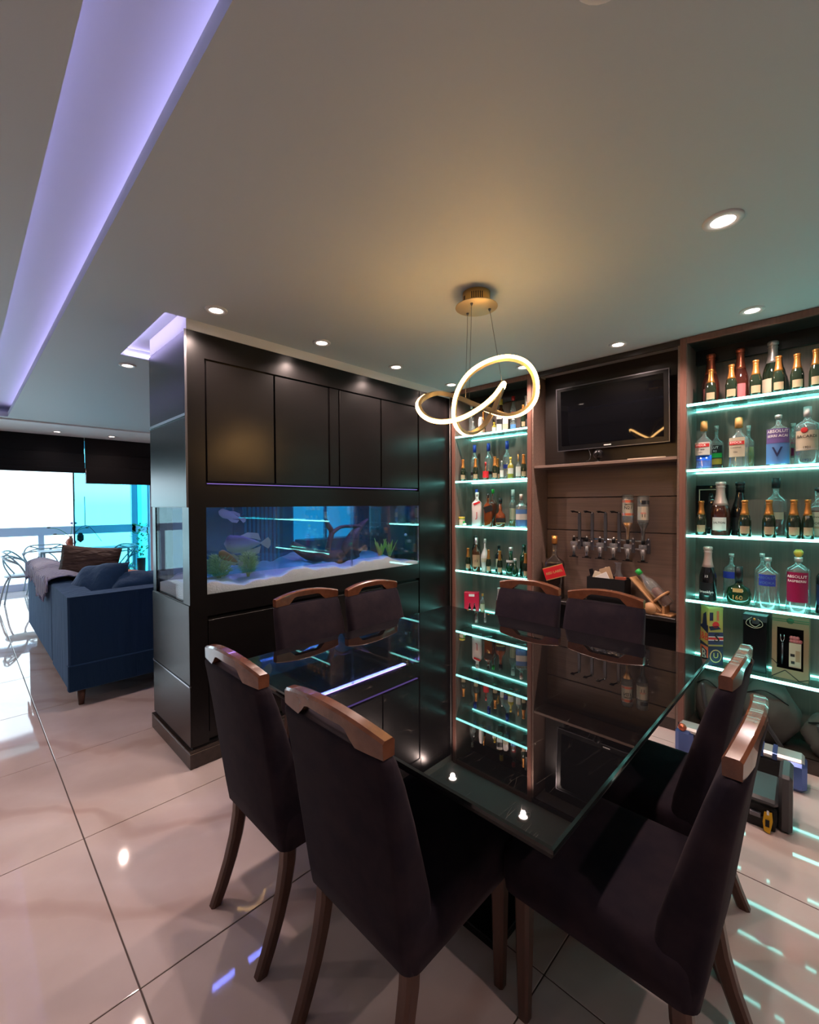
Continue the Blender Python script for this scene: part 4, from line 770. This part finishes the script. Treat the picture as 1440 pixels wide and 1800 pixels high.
rb = thing('red_gift_box', 'bright red gift box with bottle picture, bottom left shelf', 'gift box', (-2.345, 3.20, .467), FACE)
bx('carton', (-.066, 0, 0), (.066, .07, .185), 'redbox', rb, .002); m_ = MB(); m_.box((-.025, -.001, .15), (.025, 0, .172), 'white_ink')
for xx in (-.018, .025): m_.lathe([(.013, 0), (.013, .04), (.005, .06), (.005, .085)], 'black_glass', 10, Tr(xx, -.001, .005), sy=.15); m_.box((xx-.011, -.004, .012), (xx+.011, -.003, .035), 'white_ink')
m_.build('printed_bottles', rb)
jr = thing('spice_jar', 'small yellow lidded jar at the left of the third left shelf', 'jar', (-2.445, 3.19, 1.25), FACE); MB().lathe([(.026, 0), (.027, .004), (.027, .06)], 'cream_label', 14).build('jar_body', jr); MB().lathe([(.028, .06), (.028, .082)], 'yellow_cap', 14).build('lid', jr)
tg = thing('small_ornament', 'tiny white and green ornament beside the yellow lidded jar', 'ornament', (-2.395, 3.165, 1.25)); MB().ball((0, 0, .014), .014, 'white_cap', 10, (1.5, 1, 1)).build('base', tg); MB().ball((-.006, 0, .034), .011, 'greenplastic', 8).build('top', tg)
# counter objects --------------------------------------------------------------
bb = thing('card_box', 'open black box on the counter stuffed with cards and coasters', 'box', (-1.165, 3.17, .72), radians(2))
m_ = MB(); m_.box((-.13, 0, 0), (.13, .004, .20), 'blackm'); m_.box((-.13, .126, 0), (.13, .13, .20), 'blackm'); m_.box((-.13, 0, 0), (-.126, .13, .20), 'blackm'); m_.box((.126, 0, 0), (.13, .13, .20), 'blackm'); m_.box((-.13, 0, 0), (.13, .13, .06), 'blackm'); m_.build('box_body', bb)
for i, (x_, y_, z_, w_, h_, rr, mm, l) in enumerate(((-.085, .05, .19, .05, .09, .3, 'cream_label', 'cream folded card leaning at the left of the black box'), (-.03, .03, .19, .09, .07, -.5, 'white_label', 'pale card tilted at the front of the black box'), (-.05, .08, .22, .05, .10, .9, 'cream_label', 'white card standing at the back of the black box'), (-.02, .07, .22, .08, .09, -.35, 'tan_label', 'rounded tan coaster standing behind the pale card'), (.085, .05, .19, .075, .045, -.05, 'copper_foil', 'brown leather tag at the right of the black box'), (-.115, .06, .20, .03, .10, -.3, 'black', 'thin black card holder leaning left in the black box'))):
    o = MB().box((-w_/2, -.003, -h_/2), (w_/2, .003, h_/2), mm, .002, Tr(-1.165+x_, 3.17+y_, .72+z_, 0, radians(-8), rr)).build('card'); tag(o, l, 'card', 'cards in the black box')
hw = thing('bottle_holder', 'pale wooden wheeled cradle holding a tilted bottle on the counter', 'bottle holder', (-.86, 3.21, .72), radians(-8))
A = radians(45); T_ = Tr(0, 0, .155, 0, 0, A)
m_ = MB(); m_.box((-.15, -.045, -.062), (.13, .045, -.050), 'pinewood', .003, T_); m_.build('cradle_board', hw)
for xx in (.06,): m_ = MB(); m_.tube([(xx, .055*cos(q*pi/8), .053*sin(q*pi/8)) for q in range(16)], .008, 'pinewood', 6, T_, closed=True); m_.build('hoop', hw)
for sg in (-1, 1): m_ = MB(); m_.lathe([(.040, 0), (.040, .010)], 'pinewood', 18, Tr(.0, sg*.066, .040, 0, radians(90))); m_.build('wheel', hw)
bx('base_board', (-.02, -.05, 0), (.12, .05, .012), 'pinewood', hw, .002); bx('support', (.06, -.04, .01), (.075, .04, .06), 'pinewood', hw)
tb = thing('tilted_bottle', 'clear bottle with green cap lying tilted in the wooden cradle', 'bottle', (-.86, 3.21, .72), radians(-8)); Tb = T_ @ Tr(.125, 0, 0, 0, 0, radians(-90))
MB().lathe([(.036, 0), (.041, .006), (.041, .16), (.036, .185), (.016, .225), (.014, .265)], 'clearglass', 20, Tb).build('glass_body', tb); MB().lathe([(.018, .255), (.0185, .288), (.015, .291)], 'greenplastic', 14, Tb).build('cap', tb)
m_ = MB(); m_.lathe([(.033, .005), (.036, .01), (.034, .12), (.012, .14)], 'whisky', 14, Tb); m_.build('brown_contents', tb)
cl = thing('decanter', 'barely visible clear glass decanter behind the black card box', 'decanter', (-1.13, 3.32, .72)); MB().lathe([(.05, 0), (.055, .01), (.055, .18), (.02, .23), (.02, .29), (.03, .30)], 'clearacrylic', 16, sy=.55).build('glass_body', cl)
# ================================================================== DINING TABLE
TX0, TX1, TY0, TY1, TZ = -1.868, -.393, .803, 2.283, .77
tb_ = thing('dining_table', 'large square dining table with scratched black glass top', 'table', ((TX0+TX1)/2, (TY0+TY1)/2, 0)); hx, hy = (TX1-TX0)/2, (TY1-TY0)/2
def bevtop(mb, hx, hy, z0, z1, bv, m, me):
    vs = [(sx_*hx, sy_*hy, z0) for sx_, sy_ in ((-1, -1), (1, -1), (1, 1), (-1, 1))]+[(sx_*hx, sy_*hy, z1-.003) for sx_, sy_ in ((-1, -1), (1, -1), (1, 1), (-1, 1))]+[(sx_*(hx-bv), sy_*(hy-bv), z1) for sx_, sy_ in ((-1, -1), (1, -1), (1, 1), (-1, 1))]
    mb.add(vs, [(8, 9, 10, 11)], m); mb.add(vs, [(3, 2, 1, 0)]+[(i, (i+1) % 4, 4+(i+1) % 4, 4+i) for i in range(4)]+[(4+i, 4+(i+1) % 4, 8+(i+1) % 4, 8+i) for i in range(4)], me); return mb
bevtop(MB(), hx, hy, TZ-.012, TZ, .006, 'tabletop', 'glassedge').build('glass_top', tb_)
bx('top_board', (-hx+.004, -hy+.004, TZ-.026), (hx-.004, hy-.004, TZ-.0125), 'black', tb_, .003)
bx('under_frame', (-.50, -.50, .68), (.50, .50, .743), 'ebony', tb_, .004); bx('pedestal', (-.27, -.27, .03), (.27, .27, .68), 'ebony', tb_, .004); bx('foot_plate', (-.36, -.36, 0), (.36, .36, .03), 'ebony', tb_, .003)
# ------------------------------------------------------------------ chairs
def loft(mb, rings, m, smooth=True, cap=True):
    n = len(rings[0]); vs = [p for r in rings for p in r]; fs = []
    for k in range(len(rings)-1):
        for i in range(n): j = (i+1) % n; fs.append((k*n+i, k*n+j, (k+1)*n+j, (k+1)*n+i))
    if cap: fs.append(list(range(n))[::-1]); fs.append([(len(rings)-1)*n+i for i in range(n)])
    return mb.add(vs, fs, m, smooth)
def rrect(cx, cy, hx, hy, r, z, n=4, zf=None):
    out = []; r = min(r, hx, hy)
    for qx, qy, a0 in ((1, 1, 0), (-1, 1, 90), (-1, -1, 180), (1, -1, 270)):
        for k in range(n+1): a = radians(a0+90*k/n); out.append((cx+qx*(hx-r)+r*cos(a), cy+qy*(hy-r)+r*sin(a), z))
    return out
def make_chair(label):
    t = thing('dining_chair', label, 'chair', (0, 0, 0), 0, 'eight matching chairs around the dining table')
    rings = []
    for z, yo, th, hw in ((.352, .096, .085, .200), (.358, .088, .095, .206), (.42, .078, .105, .208), (.52, .064, .105, .211), (.62, .050, .092, .213), (.72, .036, .078, .214), (.82, .020, .064, .213), (.878, .009, .054, .211), (.892, .007, .048, .207), (.898, .011, .040, .201)):
        ring = rrect(0, yo+th/2, hw, th/2, .026, z); rings.append([(x, y-.012*(1-(x/hw)**2)*(1 if y > yo+th/2 else 1)*1.0, z) for x, y, z in ring])
    autosmooth(loft(MB(), rings, 'velvet').build('backrest', t), 50)
    s_ = []
    for z, d in ((.352, .012), (.358, .004), (.40, 0), (.445, 0), (.468, .006), (.480, .022), (.485, .05)): s_.append(rrect(0, .325, .214-d, .238-d, .03, z))
    autosmooth(loft(MB(), s_, 'velvet').build('seat', t), 50)
    # top rail: arched, cut away underneath as a hand hold
    K = 24; fr = []; hw = .203
    def bot(x):
        a = abs(x); return .899 if a > .115 else (.899+.036*min(1, (.115-a)/.035))
    def top(x): return .940+.028*(1-(x/hw)**2)
    xs = [-hw+2*hw*i/K for i in range(K+1)]
    rg = []
    for x in xs:
        yc = .030-.016*(1-(x/hw)**2); b_, tp = bot(x), top(x); e = .006
        rg.append([(x, yc-.017, b_), (x, yc+.017, b_), (x, yc+.018, tp-e), (x, yc+.012, tp), (x, yc-.012, tp), (x, yc-.018, tp-e)])
    autosmooth(loft(MB(), [r[::-1] for r in rg], 'chairwood').build('top_rail', t), 35)
    for sg in (-1, 1):
        r_ = []
        for z, y, w_ in ((.38, .105, .021), (.30, .100, .021), (.22, .085, .020), (.14, .062, .019), (.06, .032, .018), (0, .006, .017)): r_.append([(sg*.172+px*w_, y+py*w_*1.1+.02, z) for px, py in ((-1, -.6), (-.6, -1), (.6, -1), (1, -.6), (1, .6), (.6, 1), (-.6, 1), (-1, .6))])
        autosmooth(loft(MB(), r_[::-1], 'legwood').build('leg', t), 30)
        r_ = [[(sg*.178+px*w_, .505+py*w_, z) for px, py in ((-1, -.6), (-.6, -1), (.6, -1), (1, -.6), (1, .6), (.6, 1), (-.6, 1), (-1, .6))] for z, w_ in ((0, .016), (.2, .020), (.37, .023))]
        autosmooth(loft(MB(), r_, 'legwood').build('leg', t), 30)
    return t
CH = [(-.895, .612, 0, 'dining chair in the centre foreground with its back to the camera'),
      (-1.432, .600, 0, 'dining chair in the left foreground with its back turned, beside the table corner'),
      (-.115, 1.270, 90, 'dining chair at the right foreground seen from its side with a lit seat'),
      (-.200, 1.765, 90, 'dining chair behind the right foreground one on the right side of the table'),
      (-2.190, 1.376, -90, 'left one of the two chairs standing in front of the aquarium'),
      (-2.130, 1.812, -90, 'right one of the two chairs standing in front of the aquarium'),
      (-1.385, 2.525, 180, 'left one of the two chairs at the bar side of the table'),
      (-.920, 2.520, 180, 'right one of the two chairs at the bar side, below the bottle rack')]
c0 = make_chair(CH[0][3]); c0.location = (CH[0][0], CH[0][1], 0)
for x, y, a, l in CH[1:]: dup(c0, (x, y, 0), radians(a), l)
# ================================================================== PENDANT
PP = [(-1.144, 1.818, 2.022), (-1.143, 1.735, 1.946), (-1.167, 1.642, 1.875), (-1.213, 1.555, 1.826), (-1.296, 1.516, 1.822), (-1.389, 1.523, 1.862), (-1.469, 1.57, 1.933), (-1.506, 1.661, 1.996), (-1.497, 1.753, 2.028), (-1.446, 1.831, 2.015), (-1.37, 1.877, 1.971), (-1.283, 1.905, 1.927), (-1.182, 1.92, 1.888), (-1.092, 1.924, 1.898), (-1.03, 1.915, 1.949), (-1.013, 1.889, 2.034), (-1.046, 1.858, 2.106), (-1.112, 1.807, 2.136), (-1.196, 1.753, 2.119), (-1.278, 1.715, 2.067), (-1.33, 1.693, 1.977), (-1.363, 1.716, 1.874), (-1.376, 1.787, 1.822), (-1.368, 1.864, 1.813), (-1.332, 1.914, 1.847), (-1.271, 1.918, 1.918), (-1.192, 1.869, 1.991)]
PN = [(0.7, -0.72, 0.0), (0.53, -0.82, 0.19), (0.69, -0.71, 0.1), (0.69, -0.71, -0.1), (0.67, -0.69, -0.29), (0.24, -0.9, -0.36), (-0.33, -0.94, 0.0), (-0.74, 0.35, 0.57), (-0.67, 0.69, 0.29), (-0.68, 0.7, 0.2), (-0.69, 0.71, -0.1), (-0.62, 0.64, -0.45), (-0.14, 0.14, -0.98), (0.74, -0.08, -0.67), (0.96, -0.25, -0.09), (0.93, -0.32, 0.18), (0.83, -0.37, 0.42), (0.6, -0.61, 0.51), (0.42, -0.8, 0.43), (0.37, -0.89, 0.27), (0.38, -0.92, 0.0), (0.3, -0.95, 0.0), (-0.28, -0.68, -0.68), (-0.31, 0.32, -0.89), (-0.36, 0.87, -0.35), (-0.46, 0.89, 0.0), (-0.21, 0.96, 0.21)]
pe = thing('pendant_lamp', 'looping gold LED pendant lamp hanging over the dining table', 'pendant lamp', (0, 0, 0))
pts = smooth_path(PP, 8, True); nrm = smooth_path(PN, 8, True); Kp = len(pts)
def ribbon(sect, m):
    rg = []
    for i in range(Kp):
        t = (pts[(i+1) % Kp]-pts[i-1]).normalized(); n_ = nrm[i]; n_ = (n_-t*n_.dot(t)).normalized(); b = t.cross(n_)
        rg.append([pts[i]+n_*v+b*u for u, v in sect])
    rg.append(rg[0]); return loft(MB(), rg, m, True, False)
autosmooth(ribbon([(-.0112, -.013), (.0112, -.013), (.0112, .003), (-.0112, .003)], 'goldlite').build('gold_channel', pe), 40)
autosmooth(ribbon([(-.0076, .0032), (.0076, .0032), (.0082, .007), (.0058, .0112), (0, .0126), (-.0058, .0112), (-.0082, .007)], 'warm').build('light_diffuser', pe), 60)
cn = MB(); cn.lathe([(.066, 0), (.066, .064)], 'gold', 32, Tr(-1.255, 1.757, 2.40), cap=False); cn.lathe([(.100, 0), (.101, .002), (.100, .0045), (.062, .0048)], 'goldlite', 40, Tr(-1.255, 1.757, 2.395)); cn = cn.build('canopy', pe)
vt = MB()
for k in range(6):
    a = radians(-46+8.5*k+ 8); vt.box((-.0022, -.0670, .014), (.0022, -.064, .046), 'gap', T=Tr(-1.255, 1.757, 2.40, a+radians(55)))
for k in range(2): vt.box((-.0022, -.0670, .02), (.0022, -.064, .040), 'gap', T=Tr(-1.255, 1.757, 2.40, radians(-20-7*k)))
vt.build('vent_slots', cn)
for a, b in (((-1.322, 1.776, 2.395), (-1.405, 1.868, 1.998)), ((-1.242, 1.70, 2.395), (-1.385, 1.872, 1.985)), ((-1.216, 1.811, 2.395), (-1.150, 1.815, 2.032))):
    m_ = MB(); m_.tube([a, b], .0011, 'dgrey', 5); m_.lathe([(.003, -.012), (.007, -.003), (.007, 0)], 'dgrey', 10, Tr(a[0], a[1], 2.395)); m_.build('suspension_wire', pe)
# ================================================================== SOFA
so = thing('sofa', 'large navy velvet sofa seen from behind, left of the cabinet', 'sofa', (0, 0, 0))
def soft(name, a, b, m, parent, bev=.03): o = MB().box(a, b, m, bev).build(name, parent); return o
MB().prism([(-4.655, .52), (-3.892, .52), (-3.88, .532), (-3.88, 1.95), (-4.06, 1.95), (-4.06, .69), (-4.655, .69)], .14, .80, 'navy').build('corner_module', so); soft('back_module', (-6.45, .52, .14), (-4.668, .69, .80), 'navy', so, .018)
soft('base', (-6.45, .70, .14), (-4.06, 1.95, .36), 'navy', so, .02)
soft('base_band', (-6.44, .528, .13), (-3.885, .70, .16), 'navy', so, .01); soft('side_band', (-3.93, .515, .125), (-3.872, 1.955, .315), 'navy', so, .008)
for x in (-5.85, -5.25, -4.65): soft('seat_cushion', (x-.59, .72, .36), (x, 1.95, .50), 'navy', so, .05)
for x, y in ((-3.95, .60), (-6.35, .60), (-3.95, 1.87), (-6.35, 1.87)): MB().lathe([(.018, 0), (.030, .14)], 'legwood', 12, Tr(x, y, 0), sq=.7).build('leg', so)
def pillow(name, label, c, w_, h_, th, m, rz=0, rx=0, ry=0, cat='cushion'):
    n = 12; vs = []; fs = []
    for sd in (1, -1):
        for i in range(n+1):
            for j in range(n+1):
                u, v = -1+2*i/n, -1+2*j/n; k = (1-abs(u)**3.2)*(1-abs(v)**3.2); x = u*w_/2*(1-.06*(1-abs(v))); z = v*h_/2*(1-.06*(1-abs(u)))
                vs.append((x, sd*(th/2*max(k, 0)**.5+.003)+.012*sin(7*u+3*v)*k, z))
    q = (n+1)**2
    for sd in (0, 1):
        for i in range(n):
            for j in range(n):
                a = sd*q+i*(n+1)+j; f = (a, a+n+1, a+n+2, a+1); fs.append(f if sd == 1 else f[::-1])
    for i in range(n):
        for (a, b) in ((i*(n+1), (i+1)*(n+1)), ((i+1)*(n+1)+n, i*(n+1)+n), (i+1, i), (n*(n+1)+i, n*(n+1)+i+1)): fs.append((a, b, q+b, q+a))
    o = MB().add(vs, fs, m, True).build(name); o.location = c; o.rotation_euler = (rx, ry, rz); return tag(o, label, cat)
pillow('cushion', 'brown cushion leaning upright on the sofa behind the throw', (-5.15, .86, .86), .50, .40, .13, 'brown', radians(62), radians(-14), radians(6))
pillow('cushion', 'navy cushion slumped over the sofa corner', (-4.42, .79, .80), .48, .36, .20, 'navy', radians(30), radians(-40), radians(-8))
pillow('cushion', 'flat navy cushion lying along the sofa armrest', (-4.18, 1.15, .80), .62, .26, .16, 'navy', radians(80), radians(-70), 0)
pillow('pink_cloth', 'crumpled salmon cloth on the sofa behind the navy cushion', (-4.72, 1.04, .80), .34, .14, .13, 'pink', radians(70), radians(-20), .2, 'cloth')
# knitted throw draped over the back
def throw():
    nx, ny = 46, 34; vs = []; fs = []
    for i in range(nx+1):
        for j in range(ny+1):
            u, v = i/nx, j/ny; x = -6.35+1.62*u-.10*v*sin(3*u)+.05*sin(9*v); s = v*.78   # s: along the drape from front(y<) to seat side
            fr_ = .07+.08*u+.035*sin(11*u)+.03*sin(23*u)
            if s < fr_: y, z = .506, .812-(fr_-s)
            elif s < fr_+.22: y, z = .506+(s-fr_), .822+.03*sin((s-fr_)/.22*pi)
            else: y, z = .726+.5*(s-fr_-.22), .822-.25*(s-fr_-.22)
            z += .012*sin(x*9+v*6)*(1 if s > fr_ else .3)+.02*max(0, sin(x*3.1+1)); y -= .008+.006*sin(x*27)*(s < fr_)
            vs.append((x, y, z))
    k = ny+1
    for i in range(nx):
        for j in range(ny): fs.append((i*k+j, (i+1)*k+j, (i+1)*k+j+1, i*k+j+1))
    o = MB().add(vs, fs, 'throw', True).build('throw_blanket'); md = o.modifiers.new('thickness', 'SOLIDIFY'); md.thickness = .012; md.offset = 1
    fr = MB()
    for i in range(0, nx): p = vs[i*k]; fr.tube([(p[0], p[1]-.006, p[2]+.01), (p[0]+.006, p[1]-.01, p[2]-.03)], .005, 'throw', 5)
    f_ = fr.build('fringe', o); f_['kind'] = 'stuff'; return o
tag(throw(), 'grey lilac knitted throw with fringe draped over the sofa back', 'throw')
# ================================================================== BALCONY FURNITURE
bt = thing('balcony_table', 'pale rectangular balcony table with thin metal legs beyond the sofa', 'table', (-9.15, 1.42, 0))
bx('table_top', (-.24, -.55, .70), (.24, .80, .725), 'balcony_grey', bt, .004)
for sx_ in (-1, 1):
    for yy in (-.5, .74): MB().tube([(sx_*.2, yy, 0), (sx_*.2, yy, .70)], .018, 'balcony_grey', 8).build('leg', bt)
def looped_chair(label, x, y, rz, first=None):
    if first: return dup(first, (x, y, 0), rz, label)
    t = thing('balcony_chair', label, 'chair', (x, y, 0), rz, 'grey looped plastic balcony chairs'); m = 'balcony_grey'
    MB().lathe([(.19, .43), (.22, .445), (.21, .46)], m, 20, sq=.8).build('seat', t)
    for sx_, sy_ in ((-1, -1), (1, -1), (1, 1), (-1, 1)): MB().tube(smooth_path([(sx_*.26, sy_*.25, 0), (sx_*.21, sy_*.20, .3), (sx_*.15, sy_*.15, .44)], 4), [.012]*9, m, 8).build('leg', t)
    b = MB()
    for off, hgt, ctr in ((0, .80, 0), (.0, .74, .06), (.0, .70, -.06)):
        b.tube(smooth_path([(-.20, .05, .45), (-.27, -.02, .62), (-.22+ctr, -.16, hgt-.02), (ctr*1.3, -.23, hgt), (.22+ctr, -.16, hgt-.02), (.27, -.02, .62), (.20, .05, .45)], 5), .011, m, 8)
    b.tube(smooth_path([(-.18, -.12, .45), (-.10, -.20, .60), (.05, -.22, .72), (.20, -.15, .78)], 5), .010, m, 8); b.tube(smooth_path([(.18, -.12, .45), (.10, -.20, .60), (-.05, -.22, .72), (-.20, -.15, .78)], 5), .010, m, 8)
    b.build('looped_back', t); return t
lc = looped_chair('grey looped balcony chair left of the knitted throw', -8.45, .64, radians(-10)); looped_chair('grey looped balcony chair in front of the cyan glass, right of the brown cushion', -8.45, 1.80, radians(200), lc)
looped_chair('grey looped balcony chair seen between the vase and the window frame', -9.68, 1.0, radians(90), lc)
va = thing('vase', 'terracotta vase with sparse orchid stems on the balcony table', 'vase', (-8.95, 1.26, .725)); MB().lathe([(.03, 0), (.03, .015), (.012, .03), (.012, .05), (.06, .09), (.075, .13), (.05, .18), (.02, .20), (.022, .23)], 'orange_vase', 16).build('vase_body', va)
MB().lathe([(.001, 0), (.045, .04), (.045, .12), (.02, .16)], 'brown', 12, Tr(.05, .12, .12)).build('dark_bud', va)
for k, (dx, dy, dz) in enumerate(((0, .04, .22), (0, .42, .24), (0, -.28, .16), (0, .22, .14), (0, -.2, .05))):
    MB().tube(smooth_path([(0, 0, .22), (dx*.5, dy*.5, .22+dz*.75), (dx, dy, .22+dz if k != 1 else .12)], 5), .004, 'darkfurn' if k == 1 else 'green_leafy', 5).build('stem', va)
    if k != 1: MB().ball((dx, dy, .22+dz), .035 if k == 0 else .02, 'purple_label' if k == 0 else 'darkfurn', 8, (1, 1.4, .6)).build('flower' if k == 0 else 'leaf', va)
def potted(label, x, y, z, r, h, m, seed):
    t = thing('potted_plant', label, 'plant', (x, y, 0)); q = random.Random(seed); MB().lathe([(r*.4, 0), (r*.5, z)], 'blackm', 14).build('pot', t); f = MB()
    for k in range(160):
        a = q.uniform(0, 2*pi); p = Vector((cos(a)*q.uniform(0, r), sin(a)*q.uniform(0, r), z+q.uniform(0, h))); d_ = Vector((cos(a), sin(a), q.uniform(-.2, .8)))*.07; s_ = d_.cross(Vector((0, 0, 1))).normalized()*.02
        f.add([p, p+d_*.5+s_, p+d_, p+d_*.5-s_], [(0, 1, 2, 3)], m)
    f.build('foliage', t)['kind'] = 'stuff'
potted('low bright green plant on the balcony behind the sofa', -9.4, 2.15, .18, .22, .16, 'greenplastic', 1); potted('tall green plant outside at the edge of the cabinet', -9.0, 2.28, .5, .14, .6, 'green_leafy', 2)
# living room pieces seen through the tank
sp = thing('slat_panel', 'panel of upright pale slats seen through the aquarium', 'wall panel', (-7.96, 3.72, 0))
for k in range(9): bx('slat', (0, k*.085, .1), (.03, k*.085+.035, 1.9), 'slat', sp)
bx('backing', (-.02, -.06, .05), (0, .80, 1.95), 'darkfurn', sp); bx('dark_post', (0, -.22, 0), (.06, -.08, ZC-.1), 'brown', sp)
pfm = thing('picture_frame', 'thin white empty frame hanging above the slats, seen through the tank', 'frame', (-7.94, 3.35, 1.25)); m_ = MB()
for a, b in (((0, 0), (.35, .02)), ((0, .58), (.35, .6)), ((0, 0), (.02, .6)), ((.33, 0), (.35, .6))): m_.box((0, a[0], a[1]), (.02, b[0], b[1]), 'white')
m_.build('moulding', pfm)
sbd = thing('sideboard', 'long dark sideboard with thin legs under the second window', 'sideboard', (-7.6, 5.6, 0)); bx('body', (-.2, -.9, .45), (.2, .9, .75), 'darkfurn', sbd)
for k in range(6): bx('leg', (.16, -.85+.34*k, 0), (.19, -.82+.34*k, .45), 'darkfurn', sbd)
# ================================================================== FLOOR ITEMS BY THE BAR
lb = thing('boxed_appliance', 'long low box wrapped in shiny blue and silver film on the floor', 'box', (-.38, 2.95, 0), radians(2))
bx('box_body', (-.27, -.05, 0), (.27, .05, .135), 'blackm', lb, .02); bx('film_top', (-.275, -.055, .125), (.275, .055, .160), 'silver_foil', lb, .012)
for x in (-.24, .24): bx('blue_end', (x-.045, -.07, .0), (x+.045, .06, .150), 'bluemetal', lb, .02)
MB().ball((-.25, -.05, .155), .022, 'copper_foil', 10).build('orange_cap', lb)
m_ = MB()
for k in range(7): m_.box((-.18+.055*k, -.0575, .128), (-.16+.055*k, .0575, .1615), 'bluemetal', .001)
m_.build('blue_print', lb); text_mb('SPORT', .03, 'white_ink', T=Tr(-.14, -.0585, .142)).build('lettering', lb)
tbx = thing('tool_case', 'black padded tool case with a yellow handled tool on the floor by the bar', 'tool case', (-.235, 2.60, 0), radians(2))
bx('case_body', (-.055, -.12, .01), (.055, .12, .10), 'blackm', tbx, .01); bx('padded_lid', (-.058, -.125, .10), (.058, .125, .135), 'greyplastic', tbx, .012); bx('side_upright', (.058, -.11, .0), (.105, .06, .255), 'greyplastic', tbx, .012); bx('latch', (-.04, -.135, .045), (.0, -.12, .065), 'dgrey', tbx, .002)
bx('lower_tray', (-.058, -.13, .0), (.05, -.11, .05), 'black', tbx, .004)
yt = thing('utility_knife', 'yellow and black utility knife leaning on the black tool case', 'knife', (-.205, 2.455, 0)); m_ = MB(); m_.prism([(-.012, .005), (.008, .0), (.016, .05), (.012, .085), (-.014, .08), (-.018, .04)], 0, .012, 'yellow_plastic', Tr(0, 0, 0) @ Matrix.Rotation(radians(75), 4, 'X')); m_.build('handle', yt); bx('grip', (-.008, -.012, .03), (.006, -.008, .06), 'black', yt); bx('blade', (-.004, -.006, .08), (.004, -.004, .10), 'chrome', yt)
def bag(name, label, c, sc, seed, strap=True):
    t = thing(name, label, 'bag', c); q = random.Random(seed); n, k_ = 24, 14; vs = []; fs = []; ph = [q.uniform(0, 6) for _ in range(6)]
    for j in range(k_+1):
        v = j/k_; z = v; rr = (sin(pi*(.12+.80*v)))**.6
        for i in range(n):
            a = 2*pi*i/n; w_ = 1+.08*sin(3*a+ph[0]+5*v)+.06*sin(5*a+ph[1]-7*v)+.05*sin(9*a+ph[2]+11*v)+.03*sin(14*a-19*v)
            vs.append((cos(a)*rr*w_*sc[0], sin(a)*rr*w_*sc[1], z*sc[2]*(1+.05*sin(2*a+ph[3]))))
    for j in range(k_):
        for i in range(n): l = (i+1) % n; fs.append((j*n+i, j*n+l, (j+1)*n+l, (j+1)*n+i))
    fs.append(list(range(n))[::-1]); fs.append([k_*n+i for i in range(n)]); MB().add(vs, fs, 'bagcloth', True).build('bag_body', t)
    if strap:
        MB().tube(smooth_path([(-sc[0]*.4, -sc[1]*.9, sc[2]*.85), (-sc[0]*.1, -sc[1]*1.15, sc[2]*.45), (sc[0]*.5, -sc[1]*1.1, .02)], 6), .012, 'greyplastic', 6, flat=.35).build('shoulder_strap', t)
        MB().tube(smooth_path([(-sc[0]*.8, -sc[1]*.5, sc[2]*.8), (-sc[0]*.1, -sc[1]*.92, sc[2]*.93), (sc[0]*.7, -sc[1]*.6, sc[2]*.75)], 6), .004, 'black', 6).build('zip_seam', t)
    return t
bag('backpack', 'dark grey crumpled backpack on the floor of the right shelf unit', (-.27, 3.245, .0755), (.125, .085, .33), 2)
bag('bag', 'black bag cut by the right edge under the lowest glass shelf', (-.02, 3.245, .0755), (.10, .085, .22), 4); bag('bag', 'dark bag with folded strap beside the left post under the lowest shelf', (-.555, 3.25, .0755), (.08, .075, .31), 6)
